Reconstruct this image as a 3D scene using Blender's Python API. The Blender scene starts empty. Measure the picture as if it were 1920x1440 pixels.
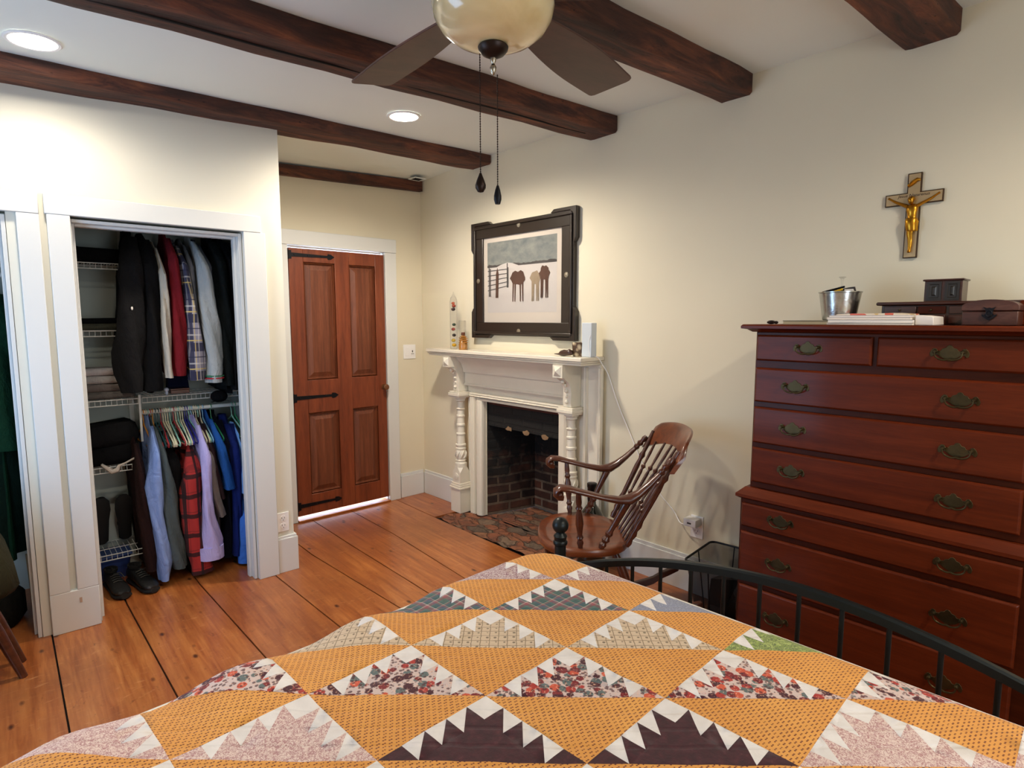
import bpy, bmesh, math, random
from mathutils import Vector, Matrix, Euler
random.seed(7)
R = math.radians
scene = bpy.context.scene
COL = scene.collection
PI = math.pi

# ---------------------------------------------------------------- helpers
class MB:
    """collects shapes and links them as ONE mesh object"""
    def __init__(s): s.bm = bmesh.new(); s.mi = 0; s.M = Matrix.Identity(4)
    def _v(s, p): return s.bm.verts.new(s.M @ Vector(p))
    def _f(s, vs):
        try:
            f = s.bm.faces.new(vs); f.material_index = s.mi; return f
        except ValueError: return None
    def at(s, loc=(0,0,0), rot=(0,0,0), sc=(1,1,1)):
        s.M = Matrix.Translation(loc) @ Euler(rot).to_matrix().to_4x4() @ Matrix.Diagonal((*sc,1)); return s
    def box(s, x0,y0,z0,x1,y1,z1):
        v=[s._v(p) for p in ((x0,y0,z0),(x1,y0,z0),(x1,y1,z0),(x0,y1,z0),(x0,y0,z1),(x1,y0,z1),(x1,y1,z1),(x0,y1,z1))]
        for q in ((0,3,2,1),(4,5,6,7),(0,1,5,4),(1,2,6,5),(2,3,7,6),(3,0,4,7)): s._f([v[i] for i in q])
        return s
    def loft(s, secs, cap=True, closed=True):
        rows=[[s._v(p) for p in sec] for sec in secs]; n=len(rows[0])
        for a,b in zip(rows,rows[1:]):
            for i in range(n if closed else n-1):
                j=(i+1)%n; s._f([a[i],a[j],b[j],b[i]])
        if cap:
            s._f(rows[0][::-1]); s._f(rows[-1])
        return s
    def prism(s, poly, d, plane='xz', off=0):
        """extrude a 2D outline by d along the plane's normal"""
        def P(a,b,c):
            return {'xz':(a,c,b),'xy':(a,b,c),'yz':(c,a,b)}[plane]
        A=[s._v(P(a,b,off)) for a,b in poly]; B=[s._v(P(a,b,off+d)) for a,b in poly]; n=len(poly)
        s._f(A[::-1]); s._f(B)
        for i in range(n): s._f([A[i],A[(i+1)%n],B[(i+1)%n],B[i]])
        return s
    def turned(s, p, q, prof, n=14, sy=1.0):
        """lathe along p->q, prof = [(t, r)]"""
        p=Vector(p); q=Vector(q); d=q-p
        zx=d.normalized(); a=zx.orthogonal().normalized() if abs(zx.z)<.99 else Vector((1,0,0)); a=(a-zx*a.dot(zx)).normalized(); b=zx.cross(a)
        secs=[[p+d*t+(a*math.cos(2*PI*i/n)+b*math.sin(2*PI*i/n)*sy)*max(r,1e-4) for i in range(n)] for t,r in prof]
        return s.loft(secs)
    def lathe(s, prof, c=(0,0,0), n=24):
        secs=[[(c[0]+r*math.cos(2*PI*i/n), c[1]+r*math.sin(2*PI*i/n), c[2]+z) for i in range(n)] for r,z in [(max(r,1e-4),z) for r,z in prof]]
        return s.loft(secs)
    def tube(s, pts, r, n=8, closed=False):
        pts=[Vector(p) for p in pts]; m=len(pts); rr=r if isinstance(r,(list,tuple)) else [r]*m
        rows=[]; up=None
        for i,p in enumerate(pts):
            if closed: t=(pts[(i+1)%m]-pts[i-1])
            else: t=(pts[min(i+1,m-1)]-pts[max(i-1,0)])
            t=t.normalized() if t.length>1e-9 else Vector((0,0,1))
            if up is None: up=t.orthogonal().normalized()
            up=(up-t*up.dot(t)); up=up.normalized() if up.length>1e-6 else t.orthogonal().normalized()
            b=t.cross(up)
            rows.append([s._v(p+(up*math.cos(2*PI*k/n)+b*math.sin(2*PI*k/n))*rr[i]) for k in range(n)])
        for a,b in (zip(rows,rows[1:]+rows[:1]) if closed else zip(rows,rows[1:])):
            for k in range(n): s._f([a[k],a[(k+1)%n],b[(k+1)%n],b[k]])
        if not closed: s._f(rows[0][::-1]); s._f(rows[-1])
        return s
    def sphere(s, c, r, n=16, m=10, sc=(1,1,1)):
        secs=[]
        for j in range(m+1):
            a=PI*j/m
            secs.append([(c[0]+sc[0]*r*max(math.sin(a),1e-3)*math.cos(2*PI*i/n), c[1]+sc[1]*r*max(math.sin(a),1e-3)*math.sin(2*PI*i/n), c[2]-sc[2]*r*math.cos(a)) for i in range(n)])
        return s.loft(secs)
    def quad(s, a,b,c,d): s._f([s._v(a),s._v(b),s._v(c),s._v(d)]); return s
    def build(s, name, mats, parent=None, bevel=0, smooth=True, ang=38, sub=0, segs=2):
        bm=s.bm
        bmesh.ops.recalc_face_normals(bm, faces=bm.faces)
        me=bpy.data.meshes.new(name); bm.to_mesh(me); bm.free()
        for m in (mats if isinstance(mats,(list,tuple)) else [mats]): me.materials.append(m)
        if smooth:
            me.polygons.foreach_set('use_smooth',[True]*len(me.polygons))
            me.set_sharp_from_angle(angle=R(ang))
        o=bpy.data.objects.new(name, me); COL.objects.link(o)
        if parent: o.parent=parent
        if bevel:
            b=o.modifiers.new('bevel','BEVEL'); b.width=bevel; b.segments=segs; b.limit_method='ANGLE'; b.angle_limit=R(40); b.harden_normals=False
        if sub:
            b=o.modifiers.new('sub','SUBSURF'); b.levels=sub; b.render_levels=sub
        return o

def tag(o, label=None, cat=None, group=None, kind=None):
    if label: o['label']=label
    if cat: o['category']=cat
    if group: o['group']=group
    if kind: o['kind']=kind
    return o
def thing(name, label, cat, loc=(0,0,0), rz=0, group=None):
    o=bpy.data.objects.new(name,None); o.empty_display_size=.05; COL.objects.link(o)
    o.location=loc; o.rotation_euler=(0,0,rz)
    return tag(o,label,cat,group)
def dup(root, loc=None, rz=None, label=None):
    r=root.copy(); COL.objects.link(r)
    if loc is not None: r.location=loc
    if rz is not None: r.rotation_euler=(0,0,rz)
    if label: r['label']=label
    for ch in list(root.children):
        c=ch.copy(); COL.objects.link(c); c.parent=r
        for g in list(ch.children):
            d=g.copy(); COL.objects.link(d); d.parent=c
    return r
def struct(o): o['kind']='structure'; return o

# ---------------------------------------------------------------- materials
class NT:
    def __init__(s,name):
        s.m=bpy.data.materials.new(name); s.m.use_nodes=True; s.t=s.m.node_tree; s.n=s.t.nodes; s.L=s.t.links
        s.b=s.n['Principled BSDF']
    def add(s,typ,**kw):
        n=s.n.new(typ)
        for k,v in kw.items():
            if hasattr(n,k) and not k.startswith('i_'): setattr(n,k,v)
        return n
    def link(s,a,b): s.L.new(a,b)
    def coord(s,kind='Object',scale=(1,1,1),rot=(0,0,0)):
        c=s.add('ShaderNodeTexCoord'); m=s.add('ShaderNodeMapping'); m.inputs['Scale'].default_value=scale; m.inputs['Rotation'].default_value=rot
        s.link(c.outputs[kind],m.inputs['Vector']); return m.outputs['Vector']
    def noise(s,vec,scale=5,detail=4,rough=.5,dist=0):
        n=s.add('ShaderNodeTexNoise'); n.inputs['Scale'].default_value=scale; n.inputs['Detail'].default_value=detail; n.inputs['Roughness'].default_value=rough; n.inputs['Distortion'].default_value=dist
        if vec is not None: s.link(vec,n.inputs['Vector'])
        return n.outputs['Fac']
    def ramp(s,fac,stops,interp='LINEAR'):
        r=s.add('ShaderNodeValToRGB'); cr=r.color_ramp; cr.interpolation=interp
        while len(cr.elements)<len(stops): cr.elements.new(.5)
        for e,(p,c) in zip(cr.elements,stops): e.position=p; e.color=(*c,1) if len(c)==3 else c
        s.link(fac,r.inputs['Fac']); return r.outputs['Color']
    def math(s,op,a,b=None,c=None):
        n=s.add('ShaderNodeMath'); n.operation=op
        for i,x in enumerate((a,b,c)):
            if x is None: continue
            if isinstance(x,(int,float)): n.inputs[i].default_value=x
            else: s.link(x,n.inputs[i])
        return n.outputs[0]
    def mix(s,fac,a,b,mode='MIX'):
        n=s.add('ShaderNodeMix'); n.data_type='RGBA'; n.blend_type=mode
        for k,x in (('Factor',fac),):
            if isinstance(x,(int,float)): n.inputs[0].default_value=x
            else: s.link(x,n.inputs[0])
        for idx,x in ((6,a),(7,b)):
            if isinstance(x,(tuple,list)): n.inputs[idx].default_value=(*x[:3],1)
            else: s.link(x,n.inputs[idx])
        return n.outputs[2]
    def bump(s,h,strength=.3,dist=.01,normal=None):
        b=s.add('ShaderNodeBump'); b.inputs['Strength'].default_value=strength; b.inputs['Distance'].default_value=dist
        s.link(h,b.inputs['Height'])
        if normal: s.link(normal,b.inputs['Normal'])
        s.link(b.outputs['Normal'],s.b.inputs['Normal']); return b.outputs['Normal']
    def col(s,c):
        if isinstance(c,(tuple,list)): s.b.inputs['Base Color'].default_value=(*c[:3],1)
        else: s.link(c,s.b.inputs['Base Color'])
    def set(s,**kw):
        for k,v in kw.items():
            i=s.b.inputs[k.replace('_',' ')]
            if isinstance(v,(int,float,tuple)): i.default_value=v
            else: s.link(v,i)
        return s
def lin(h):
    h=h.lstrip('#'); r=[int(h[i:i+2],16)/255 for i in (0,2,4)]
    return tuple(x/12.92 if x<=.04045 else ((x+.055)/1.055)**2.4 for x in r)
def plain(name,c,rough=.5,metal=0,var=0,bs=0,bscale=60,coat=0,**kw):
    c=lin(c) if isinstance(c,str) else c
    t=NT(name); t.set(Roughness=rough,Metallic=metal)
    v=t.coord('Object')
    if var:
        f=t.noise(v,6,5,.6)
        t.col(t.ramp(f,[(.3,tuple(x*(1-var) for x in c)),(.7,tuple(min(1,x*(1+var)) for x in c))]))
    else: t.col(c)
    if bs: t.bump(t.noise(v,bscale,3),bs,.004)
    if coat: t.set(Coat_Weight=coat,Coat_Roughness=.15)
    for k,x in kw.items(): t.set(**{k:x})
    return t.m
def wood(name,dark,mid,light,stretch=(1,14,14),scale=2.2,rough=.35,bump=.15,coat=0,knots=False,spec=.5):
    t=NT(name); dark,mid,light=[lin(x) if isinstance(x,str) else x for x in (dark,mid,light)]
    v=t.coord('Object',stretch)
    f=t.noise(v,scale,8,.62,.6); g=t.noise(v,scale*9,4,.5,.2)
    h=t.math('ADD',t.math('MULTIPLY',f,.75),t.math('MULTIPLY',g,.25))
    c=t.ramp(h,[(.28,dark),(.5,mid),(.74,light)])
    big=t.noise(t.coord('Object'),1.6,3,.5)
    c=t.mix(t.math('MULTIPLY',big,.45),c,tuple(x*.55 for x in mid))
    if knots:
        vo=t.add('ShaderNodeTexVoronoi'); vo.inputs['Scale'].default_value=7; t.link(t.coord('Object',(.6,1.4,1.4)),vo.inputs['Vector'])
        k=t.ramp(vo.outputs['Distance'],[(.05,(1,1,1)),(.13,(0,0,0))])
        c=t.mix(t.math('MULTIPLY',k,.8),c,tuple(x*.35 for x in dark))
    t.col(c); t.set(Roughness=rough,Specular_IOR_Level=spec); t.bump(h,bump,.004)
    if coat: t.set(Coat_Weight=coat,Coat_Roughness=.12)
    return t.m

def wallpaint(name,c,amp=.03,rough=.75,b=.12):
    t=NT(name); c=lin(c); v=t.coord('Object')
    f=t.noise(v,1.3,3,.5); t.col(t.ramp(f,[(.3,tuple(x*(1-amp) for x in c)),(.7,tuple(min(1,x*(1+amp)) for x in c))]))
    t.set(Roughness=rough); t.bump(t.math('ADD',t.math('MULTIPLY',t.noise(v,2.0,2),3),t.math('MULTIPLY',t.noise(v,90,3),.12)),b,.01)
    return t.m
m_wall=wallpaint('wall_paint','dcd5bf')
m_wall_w=wallpaint('closet_wall_paint','dad8cb')
m_ceil=wallpaint('ceiling_paint_bounce_tint','e4eae6',.02)  # cool cast of bounced daylight is mixed into this colour
m_trim=plain('white_trim_paint','d6d9d9',.42,bs=.12,bscale=9)
m_mantel=plain('mantel_white_paint','ded8c8',.38,bs=.25,bscale=40,var=.03)
m_closet=wallpaint('closet_inside_light_tint','b3bcb6',.08)  # grey-cream walls; the teal cast of the light is put into the colour
m_beam=NT('old_beam_timber')
def _beam():
    t=m_beam; v=t.coord('Object',(1.2,9,9)); f=t.noise(v,2.2,10,.68,.7); w=t.noise(t.coord('Object',(1,3,3)),1.7,4,.6)
    c=t.ramp(f,[(.3,lin('1d0e09')),(.45,lin('45241a')),(.6,lin('6e3d27')),(.78,lin('a0623a'))])
    c=t.mix(t.ramp(w,[(.45,(0,0,0)),(.66,(.7,.7,.7))]),c,lin('2e160e'))
    vo=t.add('ShaderNodeTexVoronoi'); vo.inputs['Scale'].default_value=26; t.link(t.coord('Object',(.5,1,1)),vo.inputs['Vector'])
    k=t.ramp(vo.outputs['Distance'],[(.05,(1,1,1)),(.1,(0,0,0))]); c=t.mix(t.math('MULTIPLY',k,.85),c,lin('120805'))
    # one long split along the timber
    t.col(c); t.set(Roughness=.72); t.bump(t.math('SUBTRACT',f,t.math('MULTIPLY',k,.3)),.75,.02); return t.m
m_beam=_beam()
m_dresser=wood('cherry_dresser','42170a','5a220d','702f15',(1.2,16,16),1.6,.4,.05,coat=.10,spec=.12)
m_dresser_dark=wood('cherry_dresser_edges','2e0f06','43190a','562410',(1.2,16,16),1.6,.4,.05,coat=.06,spec=.12)
m_chair=wood('walnut_chair','2a1209','4b2212','6b3820',(4,18,18),1.6,.3,.06,coat=.3)
m_seat=wood('chair_seat_wood','3a1a0d','6b3419','8a4c28',(2,12,12),2.0,.3,.05,coat=.35)
m_door=wood('old_pine_door','4f2212','7c3b20','94502e',(16,16,1.3),1.7,.42,.14)
m_doorp=wood('old_pine_panel','4a2416','6e3a22','93573a',(18,18,1.1),1.9,.45,.16)
m_fanblade=wood('fan_blade_walnut','2f1a15','4a2b23','5c372c',(2,10,10),1.4,.45,.03)
m_black=plain('black_iron','15151a',.45,.6,bs=.1,bscale=120)
m_bediron=plain('bed_black_metal','1a2021',.38,.55)
m_bronze=plain('dark_bronze','2a1d18',.4,.7)
m_brass=plain('aged_brass','4a4029',.42,.85,var=.4,bs=.15,bscale=80)
m_gold=plain('gilt_metal','c08a2c',.28,1,var=.3)
m_golds=plain('pale_gold_wood','b0926a',.5,.3,var=.2)
m_steel=plain('galvanised_steel','b9bcbc',.24,1,var=.25,bs=.2,bscale=50)
m_nickel=plain('nickel','a79f90',.25,1)
m_whitewire=plain('white_coated_wire','d9dcd8',.4)
m_whiteplastic=plain('white_plastic','efefef',.35)
m_socket=plain('dark_slot','3c3a38',.6)
m_paper=plain('paper_white','e9e2da',.7,bs=.05)
m_glass=NT('clear_glass').set(Roughness=.02,Transmission_Weight=1.0,IOR=1.2,Alpha=.35).m
m_darkglass=plain('dark_green_bottle_glass','0e120c',.08,coat=.6)
m_rubber=plain('black_leather','151516',.42,bs=.4,bscale=70)
WIN_E=21; WIN2_E=22; VT='Standard'; LOOK='None'; EXPO=0.35
# ---------------------------------------------------------------- room frames
TH=.035; WX,WY=2.711,4.323
RWROT=TH-PI/2
def RW(u,off=0,z=0):      # point near the right wall: u along it from the far corner, off = distance into the room
    return (WX+u*math.sin(TH)-off*math.cos(TH), WY-u*math.cos(TH)-off*math.sin(TH), z)
def BK(x,off=0,z=0):      # point near the back wall
    l=x-WX
    return (WX+l*math.cos(TH)+off*math.sin(TH), WY+l*math.sin(TH)-off*math.cos(TH), z)
def RWthing(name,label,cat,u=0,off=0,z=0,group=None): return thing(name,label,cat,RW(u,off,z),RWROT,group)
def zc(x): return 2.57+.033*x

# ---- floor: wide old planks with open seams
t=NT('old_pine_floor')
v=t.coord('Object',(13,1.1,1)); f=t.noise(v,1.6,9,.62,.8); f2=t.noise(t.coord('Object',(40,2,1)),2,4,.5)
att=t.add('ShaderNodeVertexColor'); att.layer_name='tint'
h=t.math('ADD',t.math('MULTIPLY',f,.7),t.math('MULTIPLY',f2,.3))
c=t.ramp(h,[(.28,lin('733a1b')),(.44,lin('9c572a')),(.58,lin('b36e38')),(.76,lin('c98a50'))])
c=t.mix(.75,c,att.outputs['Color'],'MULTIPLY')
big=t.noise(t.coord('Object'),1.3,5,.6)
c=t.mix(t.ramp(big,[(.42,(0,0,0)),(.7,(.75,.75,.75))]),c,lin('77401f'))
sc=t.noise(t.coord('Object',(2.2,7,1),(0,0,.5)),6,7,.75,1.2); c=t.mix(t.ramp(sc,[(.58,(0,0,0)),(.72,(.55,.55,.55))]),c,lin('d59a62'))
sd=t.noise(t.coord('Object',(6,3,1)),5,6,.7,.4); c=t.mix(t.ramp(sd,[(.6,(0,0,0)),(.74,(.7,.7,.7))]),c,lin('4f2513'))
vo=t.add('ShaderNodeTexVoronoi'); vo.inputs['Scale'].default_value=1.0; t.link(t.coord('Object',(9,4.5,1)),vo.inputs['Vector'])
k=t.ramp(vo.outputs['Distance'],[(.05,(1,1,1)),(.12,(0,0,0))]); c=t.mix(t.math('MULTIPLY',k,.9),c,lin('35160c'))
vo2=t.add('ShaderNodeTexVoronoi'); vo2.inputs['Scale'].default_value=1.0; t.link(t.coord('Object',(5,2.6,1)),vo2.inputs['Vector'])
k2=t.ramp(vo2.outputs['Distance'],[(.0,(1,1,1)),(.28,(0,0,0))]); c=t.mix(t.math('MULTIPLY',k2,.28),c,lin('6b3018'))
t.col(c); t.set(Roughness=t.math('ADD',.24,t.math('MULTIPLY',big,.22)),Coat_Weight=.25,Coat_Roughness=.2)
t.bump(t.math('SUBTRACT',t.noise(t.coord('Object',(3,.8,1)),1.2,4,.5),t.math('MULTIPLY',k,.2)),.35,.012)
m_floor=t.m
m_gap=plain('floor_gap','140b08',.9)
seams=[(-.86,-.86),(-.55,-.55),(-.24,-.24),(.082,.087),(.404,.433),(.757,.796),(1.117,1.164),(1.41,1.487),(1.672,1.685),(1.99,1.935),(2.405,2.425),(2.95,2.95)]
m=MB(); tint=[]
def plank(poly):
    g=.0035; n=len(poly); A=[m._v((x,y,0)) for x,y in poly]; B=[m._v((x,y,-.02)) for x,y in poly]
    fs=[m._f(A)]+[m._f([A[i],B[i],B[(i+1)%n],A[(i+1)%n]]) for i in range(n)]
    c=random.choice([(1,.97,.93),(.93,.86,.8),(1,1,.98),(.97,.9,.84),(.9,.8,.72)])
    for q in fs: tint.append(c)
YS=[(4.34,0),(3.6,0),(2.5,1),(-1.7,1)]
for a,b in zip(seams,seams[1:]):
    g=.0035
    if a[0]<2.4:
        poly=[(a[w]+g,y) for y,w in YS]+[(b[w]-g,y) for y,w in YS[::-1]]
        plank(poly)
    else:
        plank([(a[0]+g,4.34),(a[0]+g,3.71),(2.82,3.71),(2.82,4.34)])
        plank([(a[1]+g,2.38),(a[1]+g,-1.7),(2.95,-1.7),(2.95,2.38)])
        m.mi=1
        m._f([m._v(p) for p in ((-.9,-1.7,-.013),(2.44,-1.7,-.013),(2.44,4.34,-.013),(-.9,4.34,-.013))]); tint.append((1,1,1)); m.mi=0
o=m.build('floor',[m_floor,m_gap],smooth=False)
ca=o.data.color_attributes.new('tint','FLOAT_COLOR','CORNER')
for p,cc in zip(o.data.polygons,tint):
    for li in p.loop_indices: ca.data[li].color=(*cc,1)
struct(o)

# ---- walls and ceiling
m=MB(); xs=(-.95,3.0)
rows=[(-1.7,zc),(3.46,zc),(4.45,lambda x:2.478+.0495*x)]
secs=[]
for y,f in rows:
    secs.append([(x,y,f(x)) for x in xs]+[(x,y,f(x)+.1) for x in xs[::-1]])
m.loft(secs); struct(m.build('ceiling',m_ceil,smooth=False))
# fireplace opening u .84-1.61, z<.887
m=MB(); T=.12
m.box(-.2,0,0,.84,T,2.75).box(1.61,0,0,6.1,T,2.75).box(.84,0,.887,1.61,T,2.75)
o=m.build('wall_right',m_wall,smooth=False); o.location=RW(0); o.rotation_euler=(0,0,RWROT); struct(o)
m=MB()  # back wall with the doorway
dl,dr=1.568-WX,2.348-WX
m.box(-3.65,0,0,dl,T,2.75).box(dr,0,0,.2,T,2.75).box(dl,0,2.022,dr,T,2.75)
o=m.build('wall_back',m_wall,smooth=False); o.location=BK(WX); o.rotation_euler=(0,0,TH); struct(o)
m=MB()  # closet front wall with two openings and the return wall
Y0,Y1=3.47,3.585
m.box(-.9,Y0,1.975,1.25,Y1,2.75).box(.05,Y0,0,.265,Y1,1.975).box(1.035,Y0,0,1.25,Y1,1.975).box(-.9,Y0,0,-.78,Y1,1.975).box(1.15,Y1,0,1.25,4.27,2.75)
struct(m.build('wall_closet',m_wall_w,smooth=False))
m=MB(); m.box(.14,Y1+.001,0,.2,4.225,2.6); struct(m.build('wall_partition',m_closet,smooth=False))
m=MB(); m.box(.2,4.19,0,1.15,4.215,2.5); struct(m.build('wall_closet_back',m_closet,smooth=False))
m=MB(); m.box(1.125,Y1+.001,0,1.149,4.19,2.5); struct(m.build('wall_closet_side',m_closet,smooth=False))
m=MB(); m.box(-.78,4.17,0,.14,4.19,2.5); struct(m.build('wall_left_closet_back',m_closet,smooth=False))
m=MB()  # left wall with a window opening
m.box(-1.02,-1.8,0,-.9,1.95,2.75).box(-1.02,2.95,0,-.9,4.5,2.75).box(-1.02,1.95,0,-.9,2.95,.45).box(-1.02,1.95,2.0,-.9,2.95,2.75)
struct(m.build('wall_left',m_wall,smooth=False))
m=MB(); m.box(-1.02,-1.82,0,.3,-1.7,2.75).box(1.5,-1.82,0,3.1,-1.7,2.75).box(.3,-1.82,0,1.5,-1.7,.6).box(.3,-1.82,2.1,1.5,-1.7,2.75)
struct(m.build('wall_rear',m_wall,smooth=False))
m=MB(); m.box(-1.1,-1.9,-.12,3.3,4.75,-.03); struct(m.build('floor_sub',m_gap,smooth=False))
m_pane=NT('window_pane').set(Roughness=.0,Transmission_Weight=1.0,IOR=1.05).m
def window(n,loc,rz,w,z0,z1):
    root=thing('window_%d'%n,'white sash window of the room','window',loc,rz); root['kind']='structure'
    m=MB(); a=.05
    for x0,x1,q0,q1 in ((0,a,z0,z1),(w-a,w,z0,z1),(a,w-a,z0,z0+a),(a,w-a,z1-a,z1),(a,w-a,(z0+z1)/2-.02,(z0+z1)/2+.02)): m.box(x0,-.03,q0,x1,.03,q1)
    m.box(w/2-.01,-.01,z0+a,w/2+.01,.01,z1-a)
    struct(m.build('sash',m_trim,root)); 
    m=MB(); m.box(a,-.002,z0+a,w-a,.002,z1-a); struct(m.build('pane',m_pane,root))
    m=MB(); c=.09
    m.box(-c,.065,z0-c,0,.085,z1+c).box(w,.065,z0-c,w+c,.085,z1+c).box(0,.065,z1,w,.085,z1+c).box(-c,.065,z0-c-.02,w+c,.11,z0-c+.02)
    struct(m.build('casing',m_trim,root))
window(1,(-.965,2.95,0),-PI/2,1.0,.45,2.0)
window(2,(.3,-1.765,0),0,1.2,.6,2.1)

# ---- baseboards
def bb(name,path,h=.205,t=.018):
    m=MB()
    for (x0,y0),(x1,y1) in zip(path,path[1:]):
        d=Vector((x1-x0,y1-y0,0)); L=d.length; a=math.atan2(d.y,d.x)
        m.at((x0,y0,0),(0,0,a)); m.box(0,0,0,L,t,h-.02); m.box(0,0,h-.02,L,t*.6,h)
    o=m.build(name,m_trim,bevel=.002); return struct(o)
p=lambda q:q[:2]
bb('baseboard_right',[p(RW(1.965,.0005)),p(RW(.0,.0005))] [::-1] if False else [p(RW(.56,.0005)),p(RW(.018,.0005))])
bb('baseboard_right_near',[p(RW(6.0,.0005)),p(RW(1.972,.0005))])
bb('baseboard_back',[p(BK(2.69,.0005)),p(BK(2.463,.0005))])
m=MB(); m.box(1.152,3.452,0,1.268,3.4695,.205).box(1.25,3.4695,0,1.268,4.24,.205).box(1.152,3.458,.205,1.262,3.4695,.22).box(1.25,3.4695,.205,1.262,4.24,.22)
struct(m.build('baseboard_closet',m_trim,bevel=.002))

# ---- closet casings (trim)
m=MB(); yf=3.4695
m.box(.192,3.442,.2,.278,yf,1.972).box(.085,3.442,0,.278,yf,.2)     # shared post, wide foot
m.box(.085,3.442,.2,.166,yf,1.968)
struct(m.build('trim_1',m_trim,bevel=.003))
m=MB(); m.box(.185,3.44,1.972,1.128,yf,2.062); struct(m.build('trim_2',m_trim,bevel=.003))
m=MB(); m.box(1.036,3.442,0,1.15,yf,1.972); struct(m.build('trim_3',m_trim,bevel=.003))
m=MB(); m.box(-.86,3.44,1.968,.166,yf,2.055); struct(m.build('trim_4',m_trim,bevel=.003))
m=MB(); m.box(-.87,3.442,0,-.79,yf,1.968); struct(m.build('trim_5',m_trim,bevel=.003))
m=MB() # jambs and stops inside the two openings
m.box(.268,3.472,0,.284,3.60,1.962).box(1.016,3.472,0,1.032,3.60,1.962).box(.284,3.472,1.947,1.016,3.60,1.962)
m.box(.284,3.52,0,.298,3.56,1.947).box(1.002,3.52,0,1.016,3.56,1.947).box(.298,3.52,1.935,1.002,3.56,1.947)
struct(m.build('trim_6',m_trim,bevel=.002))
m=MB(); m.box(.032,3.472,0,.048,3.60,1.957).box(-.778,3.472,0,-.762,3.60,1.957).box(-.762,3.472,1.943,.032,3.60,1.957).box(.02,3.52,0,.032,3.56,1.943)
struct(m.build('trim_7',m_trim,bevel=.002))
# small worn latch mark on the shared post
m_mark=plain('worn_mark','b99f8b',.6)
m=MB(); m.box(.1975,3.4405,.135,.2075,3.4418,.16); struct(m.build('trim_8',m_mark,smooth=False))

# ---- door
root=thing('door_1','old brown four panel door with black strap hinges under beam','door',BK(WX),TH); root['kind']='structure'
X=lambda x:x-WX
m=MB(); y0,y1=-.018,.022
# stiles, rails
def B(x0,z0,x1,z1,a=y0,b=y1): m.box(X(x0),a,z0,X(x1),b,z1)
B(1.578,.04,1.683,2.003); B(2.262,.04,2.342,2.003); B(1.925,.04,2.04,2.003)
for z0,z1 in ((.04,.19),(.805,1.05),(1.908,2.003)): B(1.683,z0,1.925,z1); B(2.04,z0,2.262,z1)
struct(m.build('door_leaf',m_door,root,bevel=.003))
for x0,x1,z0,z1 in ((1.683,1.925,1.05,1.908),(2.04,2.262,1.05,1.908),(1.683,1.925,.19,.805),(2.04,2.262,.19,.805)):
    m=MB(); x0-=WX; x1-=WX
    def ring(i,y): return [(x0+i,y,z0+i),(x1-i,y,z0+i),(x1-i,y,z1-i),(x0+i,y,z1-i)]
    m.loft([ring(0,.02),ring(0,-.004),ring(.008,-.014),ring(.016,.004),ring(.022,.004),ring(.055,-.008)])
    struct(m.build('door_panel',m_doorp,root,smooth=False))
for z,sl in ((1.955,.01),(.925,-.01),(.115,-.012)):
    m=MB(); x=X(1.578)
    m.prism([(x-.004,z-.03),(x+.02,z-.03),(x+.02,z-.014),(x+.29,z-.008),(x+.295,z-.02),(x+.318,z-.018),(x+.345,z),(x+.318,z+.018),(x+.295,z+.02),(x+.29,z+.008),(x+.02,z+.014),(x+.02,z+.03),(x-.004,z+.03)],.004,'xz',-.0225)
    m.turned((x-.006,-.022,z-.034),(x-.006,-.022,z+.034),[(0,.006),(1,.006)],10)
    for q in (.04,.14,.24): m.sphere((x+q,-.023,z),.005,8,6)
    struct(m.build('strap_hinge',m_black,root))
m=MB(); c=(X(2.315),-.018,.955)
m.turned((c[0],-.018,c[2]),(c[0],-.075,c[2]),[(0,.022),(.08,.022),(.1,.01),(.5,.009),(.6,.02),(.8,.026),(.95,.02),(1,.005)],16)
struct(m.build('door_knob',plain('brown_knob','6b4327',.25,coat=.5),root))
# casing, sill
m=MB()
m.box(X(1.46),-.03,0,X(1.568),-.0005,2.022).box(X(2.348),-.03,0,X(2.45),-.0005,2.022)
o=m.build('trim_9',m_trim,bevel=.003); o.location=BK(WX); o.rotation_euler=(0,0,TH); struct(o)
m=MB(); m.box(X(1.44),-.032,2.023,X(2.452),-.0005,2.128)
o=m.build('trim_10',m_trim,bevel=.003); o.location=BK(WX); o.rotation_euler=(0,0,TH); struct(o)
m=MB(); m.box(X(1.569),.0,.0,X(1.577),.12,2.02).box(X(2.343),.0,.0,X(2.347),.12,2.02).box(X(1.577),.03,2.012,X(2.343),.12,2.021)
o=m.build('trim_11',m_trim); o.location=BK(WX); o.rotation_euler=(0,0,TH); struct(o)
m=MB(); m.box(X(1.569),-.045,0,X(2.347),.06,.014)
o=m.build('trim_12',wood('threshold','8a4a25','a8622f','c07c45',(2,14,14)),bevel=.004); o.location=BK(WX); o.rotation_euler=(0,0,TH); struct(o)
# lit hallway seen through the gaps of the door
m=MB(); m.box(-1.5,.125,-.02,.1,1.3,0).box(-1.5,1.3,0,.1,1.35,2.3).box(-1.55,.125,0,-1.5,1.35,2.3).box(.1,.125,0,.15,1.35,2.3).box(-1.55,.125,2.3,.15,1.35,2.35)
o=m.build('wall_hallway',plain('hall_white','dfe3ea',.6),smooth=False); o.location=BK(WX); o.rotation_euler=(0,0,TH); struct(o)

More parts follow.
